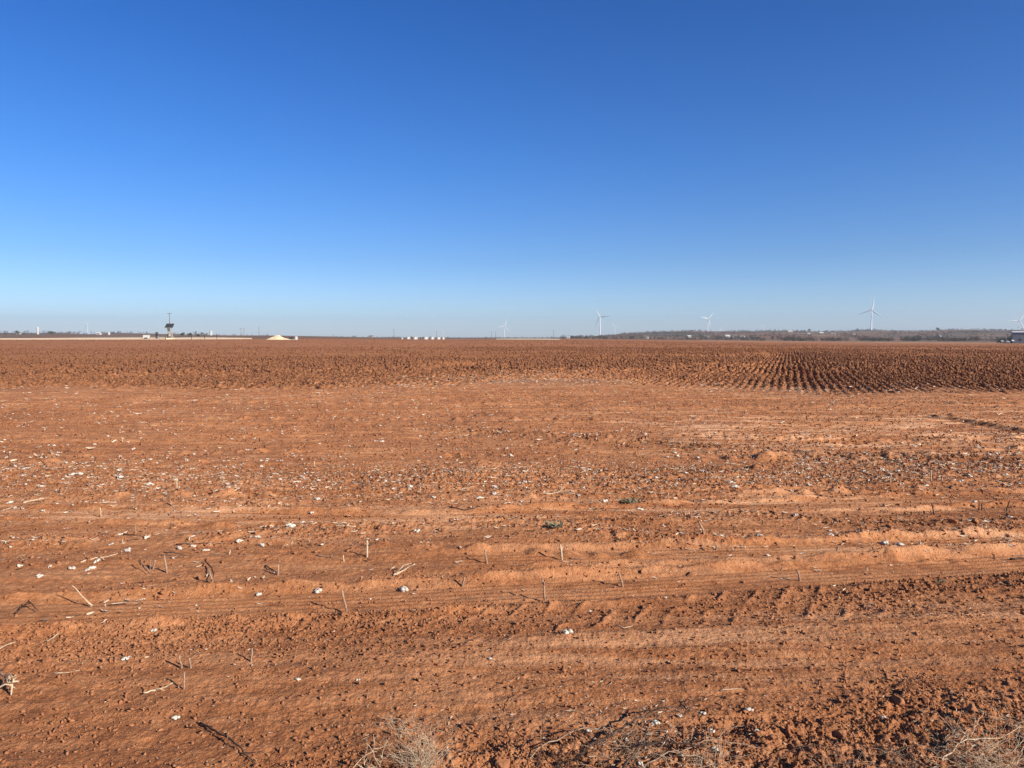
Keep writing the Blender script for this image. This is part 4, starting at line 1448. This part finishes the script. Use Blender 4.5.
for k, (px, d, w, rz, lab) in enumerate(((568, 1500, 9, 10, 'little pale house at the left foot of the ridge'), (592.5, 1350, 10, -8, 'white house under the first ridge turbine'),
                           (646, 1150, 10, 5, 'white house low on the ridge, left part'), (689, 1250, 9, 20, 'white house just left below the V bladed turbine'),
                           (707, 1280, 14, -15, 'widest pale house directly below the V bladed turbine'), (716, 1700, 16, 0, 'long pinkish building higher up behind the widest house'),
                           (727, 1350, 12, 12, 'white house first right of the V bladed turbine'), (735, 1330, 11, -6, 'white house in the middle of the three right of the V bladed turbine'),
                           (742, 1340, 13, 4, 'white house last of the three right of the V bladed turbine'), (790, 1900, 16, 0, 'long white house high on the ridge'),
                           (808, 1650, 10, 15, 'small white house right below the long white one'), (833, 1600, 14, -5, 'white house in the middle of the ridge right part'),
                           (821, 1620, 12, 5, 'reddish grey house left of the ridge middle house'), (853, 1550, 9, 0, 'small white house left of the tallest turbine'),
                           (19, 1400, 9, 0, 'small white house by the dark tree at the far left'), (99, 1200, 8, 0, 'small white house on the left horizon by the little silo'),
                           (371, 1250, 9, 0, 'tiny white house left of the tank row on the horizon'), (939, 1250, 8, 30, 'little pale house low on the ridge at the right'))):
    shed(px, d, w * .75, 5.5, 2.5, 1.4, M_HROOF if 'pink' in lab or 'reddish' in lab else M_WALL, M_HROOF if k % 3 else M_ROOF, lab, rz=D2(rz))


# ------------------------------------------------------------------ trees
def tree_cloud(centres, hs, tris=46, width=.55):
    """bare winter trees as clouds of thin twig faces over a short trunk"""
    n = len(centres)
    T = []
    for t in range(6):
        r_ = np.random.default_rng(300 + t)
        lob = r_.uniform([-.30, -.30, .25], [.30, .30, .85], (5, 3))
        c = lob[r_.integers(0, 5, tris)] + r_.normal(size=(tris, 3)) * [.16, .16, .11]
        a = r_.normal(size=(tris, 3)); a /= np.linalg.norm(a, axis=1, keepdims=True)
        b = r_.normal(size=(tris, 3)); b /= np.linalg.norm(b, axis=1, keepdims=True)
        L = r_.uniform(.07, .17, (tris, 1))
        Vt = np.stack([c - a * L, c + a * L, c + b * L * .9], 1).reshape(-1, 3)
        Ft = np.arange(tris * 3).reshape(-1, 3)
        tv = np.array([(-.03, 0, -.1), (.03, 0, -.1), (0, .03, .6), (0, -.03, -.1), (0, .03, -.1)])
        tf = np.array([(0, 1, 2), (3, 4, 2)]) + len(Vt)
        T.append((np.vstack([Vt, tv]), np.vstack([Ft, tf])))
    st_ = np.stack([np.full(n, width * 1.6), np.full(n, width * 1.6), np.ones(n)], 1)
    return scatter(T, centres, hs, tilt=.03, stretch=st_)


def wood(bands, name, label):
    P_, H_ = [], []
    for (px0, px1, d0, d1, n, h0, h1) in bands:
        px = rng.uniform(px0, px1, n); d = rng.uniform(d0, d1, n)
        keep = rng.random(n) < .35 + .9 * perlin(px * .04, d * .004, 81)
        px, d = px[keep], d[keep]
        x_ = d * (px - CX) / 740.5
        z_ = height(x_, d)
        P_.append(np.stack([x_, d, z_ - .3], 1)); H_.append(rng.uniform(h0, h1, len(d)))
    v, f = tree_cloud(np.vstack(P_), np.concatenate(H_), 44)
    return tag(mesh_np(name, v, f, M_TREE), label, 'trees', kind='stuff')


wood([(560, 1070, 620, 760, 900, 2.4, 4.2), (760, 1070, 600, 700, 900, 2.6, 4.2), (735, 1060, 800, 900, 420, 3.5, 6.5), (820, 1060, 700, 760, 130, 2.5, 4.5), (560, 760, 1000, 1130, 420, 3, 6),
      (600, 1080, 1250, 1900, 1900, 3, 6), (620, 1090, 2000, 2900, 3600, 3, 6)], 'ridge_woods', 'grey brown winter scrub and trees covering the low ridge on the right')
wood([(-80, 150, 1700, 3600, 800, 4, 9), (170, 420, 1500, 2600, 420, 3, 6), (170, 215, 700, 900, 70, 3, 5), (330, 600, 1600, 3200, 700, 3.5, 7), (-80, 60, 900, 1200, 90, 3, 5)],
     'horizon_woods', 'thin dark line of far trees along the flat horizon on the left and middle')


def lone_tree(px, d, h, label, w=.5):
    p = far_at(px, d)
    root = empty('bare_tree', p)
    tr_ = MB()
    tr_.tube([(0, 0, -.3), (.05 * h * random.uniform(-1, 1), 0, h * .3), (0, 0, h * .6)], [h * .035, h * .028, h * .012], 7)
    for k in range(5):
        a = random.uniform(0, 6.28); z0 = h * random.uniform(.25, .5)
        tr_.tube([(0, 0, z0), (math.cos(a) * h * .15, math.sin(a) * h * .15, z0 + h * .17), (math.cos(a) * h * .27, math.sin(a) * h * .27, z0 + h * .35)], [h * .017, h * .011, h * .005], 5)
    tr_.build('trunk', M_TRUNK, root)
    v, f = tree_cloud(np.array([[0, 0, 0.]]), np.array([h]), 260, w)
    mesh_np('crown', v, f, M_TREE, parent=root)
    return tag(root, label, 'tree')


for px, d, h, w, lab in ((17.5, 1350, 7.5, .6, 'dark bare tree beside the small white house at the far left'), (52, 1500, 7, 1.2, 'broad dark tree clump right of the tall white silo'),
                      (183, 640, 3.6, .8, 'reddish bush right behind the tilted dark panel'), (190, 660, 3.2, .7, 'low bush right of the reddish one behind the well'), (198, 650, 2.6, .8, 'smallest of the three bushes right of the tilted dark panel'),
                      (576, 900, 4, .4, 'dark upright tree at the right end of the yellow pad'), (572, 880, 3, .4, 'shorter dark tree left of the upright one by the yellow pad'),
                      (809, 2300, 9, .5, 'tree poking above the ridge behind the small white house'), (857, 2500, 9, .7, 'tree clump on the ridge line left of the tallest turbine'),
                      (937, 2600, 12, .6, 'rounded tree standing highest on the ridge line at the right'), (1003, 470, 3.0, .6, 'bare tree behind the dark cars near the grey shed'),
                      (1012, 455, 5.5, .4, 'taller bare tree against the left wall of the grey shed')):
    lone_tree(px, d, h, lab, w)

# ------------------------------------------------------------------ air
hzb = MB().box(-9600, 9600, -9600, 9600, -30, 260)
mh = bpy.data.materials.new('air_haze'); mh.use_nodes = True
nt = mh.node_tree
for n_ in list(nt.nodes): nt.nodes.remove(n_)
out = N(nt, 'ShaderNodeOutputMaterial'); pv = N(nt, 'ShaderNodeVolumePrincipled')
pv.inputs['Color'].default_value = (.74, .86, 1, 1)
pv.inputs['Density'].default_value = 0.00008
pv.inputs['Anisotropy'].default_value = .2
nt.links.new(pv.outputs[0], out.inputs['Volume'])
hb = hzb.build('haze', mh)
tag(hb, 'thin pale air haze over the whole plain', 'haze', kind='stuff')

# ------------------------------------------------------------------ light
SUN_EL, SUN_AZ = math.radians(25), math.radians(127)     # azimuth clockwise from +Y (the view direction)
w = bpy.data.worlds.new('World'); sc.world = w; w.use_nodes = True
nt = w.node_tree
bg = nt.nodes['Background']
sky = N(nt, 'ShaderNodeTexSky', sky_type='NISHITA', sun_disc=False)
sky.sun_elevation = SUN_EL; sky.sun_rotation = SUN_AZ
sky.altitude = 600; sky.air_density = 1.0; sky.dust_density = .4; sky.ozone_density = 3.0
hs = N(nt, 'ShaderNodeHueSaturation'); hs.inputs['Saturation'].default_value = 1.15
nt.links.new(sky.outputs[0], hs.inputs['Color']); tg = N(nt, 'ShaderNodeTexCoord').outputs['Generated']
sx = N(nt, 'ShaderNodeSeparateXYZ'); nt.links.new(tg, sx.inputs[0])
tint = ramp(nt, math_n(nt, 'MAXIMUM', sx.outputs['Z'], 0.0), [(0, (.63, .70, 1.0)), (.03, (.575, .70, 1.0)), (.1, (.415, .575, .85)), (.22, (.275, .53, .87)), (.43, (.13, .425, .80)), (.62, (.12, .30, .50)), (1, (.10, .20, .30))])  # unseen upper sky darkened and made less blue to weaken fill in shadows
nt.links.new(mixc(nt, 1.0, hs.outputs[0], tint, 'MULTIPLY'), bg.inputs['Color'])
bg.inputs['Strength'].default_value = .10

sd = bpy.data.lights.new('sun', 'SUN'); sd.energy = 5.0; sd.angle = math.radians(.53); sd.color = (1, .94, .84)
so = bpy.data.objects.new('sun', sd); col.objects.link(so)
dirv = Vector((math.sin(SUN_AZ) * math.cos(SUN_EL), math.cos(SUN_AZ) * math.cos(SUN_EL), math.sin(SUN_EL)))
so.rotation_euler = (-dirv).to_track_quat('-Z', 'Y').to_euler()
so.location = (20, -15, 30)

cd = bpy.data.cameras.new('camera'); co = bpy.data.objects.new('camera', cd); col.objects.link(co)
cd.sensor_width = 36; cd.lens = 36 * F / 1024; cd.clip_start = .05; cd.clip_end = 30000
co.location = (0, 0, EYE); co.rotation_euler = (PI / 2 - PITCH, 0, 0)
sc.camera = co

sc.view_settings.view_transform = 'Standard'; sc.view_settings.look = 'None'
sc.view_settings.exposure = .71; sc.view_settings.gamma = 1
sc.render.engine = 'CYCLES'
sc.cycles.use_denoising = True
sc.cycles.denoiser = 'OPENIMAGEDENOISE'
sc.cycles.denoising_prefilter = 'ACCURATE'
sc.cycles.denoising_input_passes = 'RGB_ALBEDO_NORMAL'
sc.cycles.max_bounces = 4; sc.cycles.diffuse_bounces = 2; sc.cycles.glossy_bounces = 1; sc.cycles.volume_bounces = 0
sc.cycles.use_adaptive_sampling = True
sc.cycles.adaptive_threshold = .015
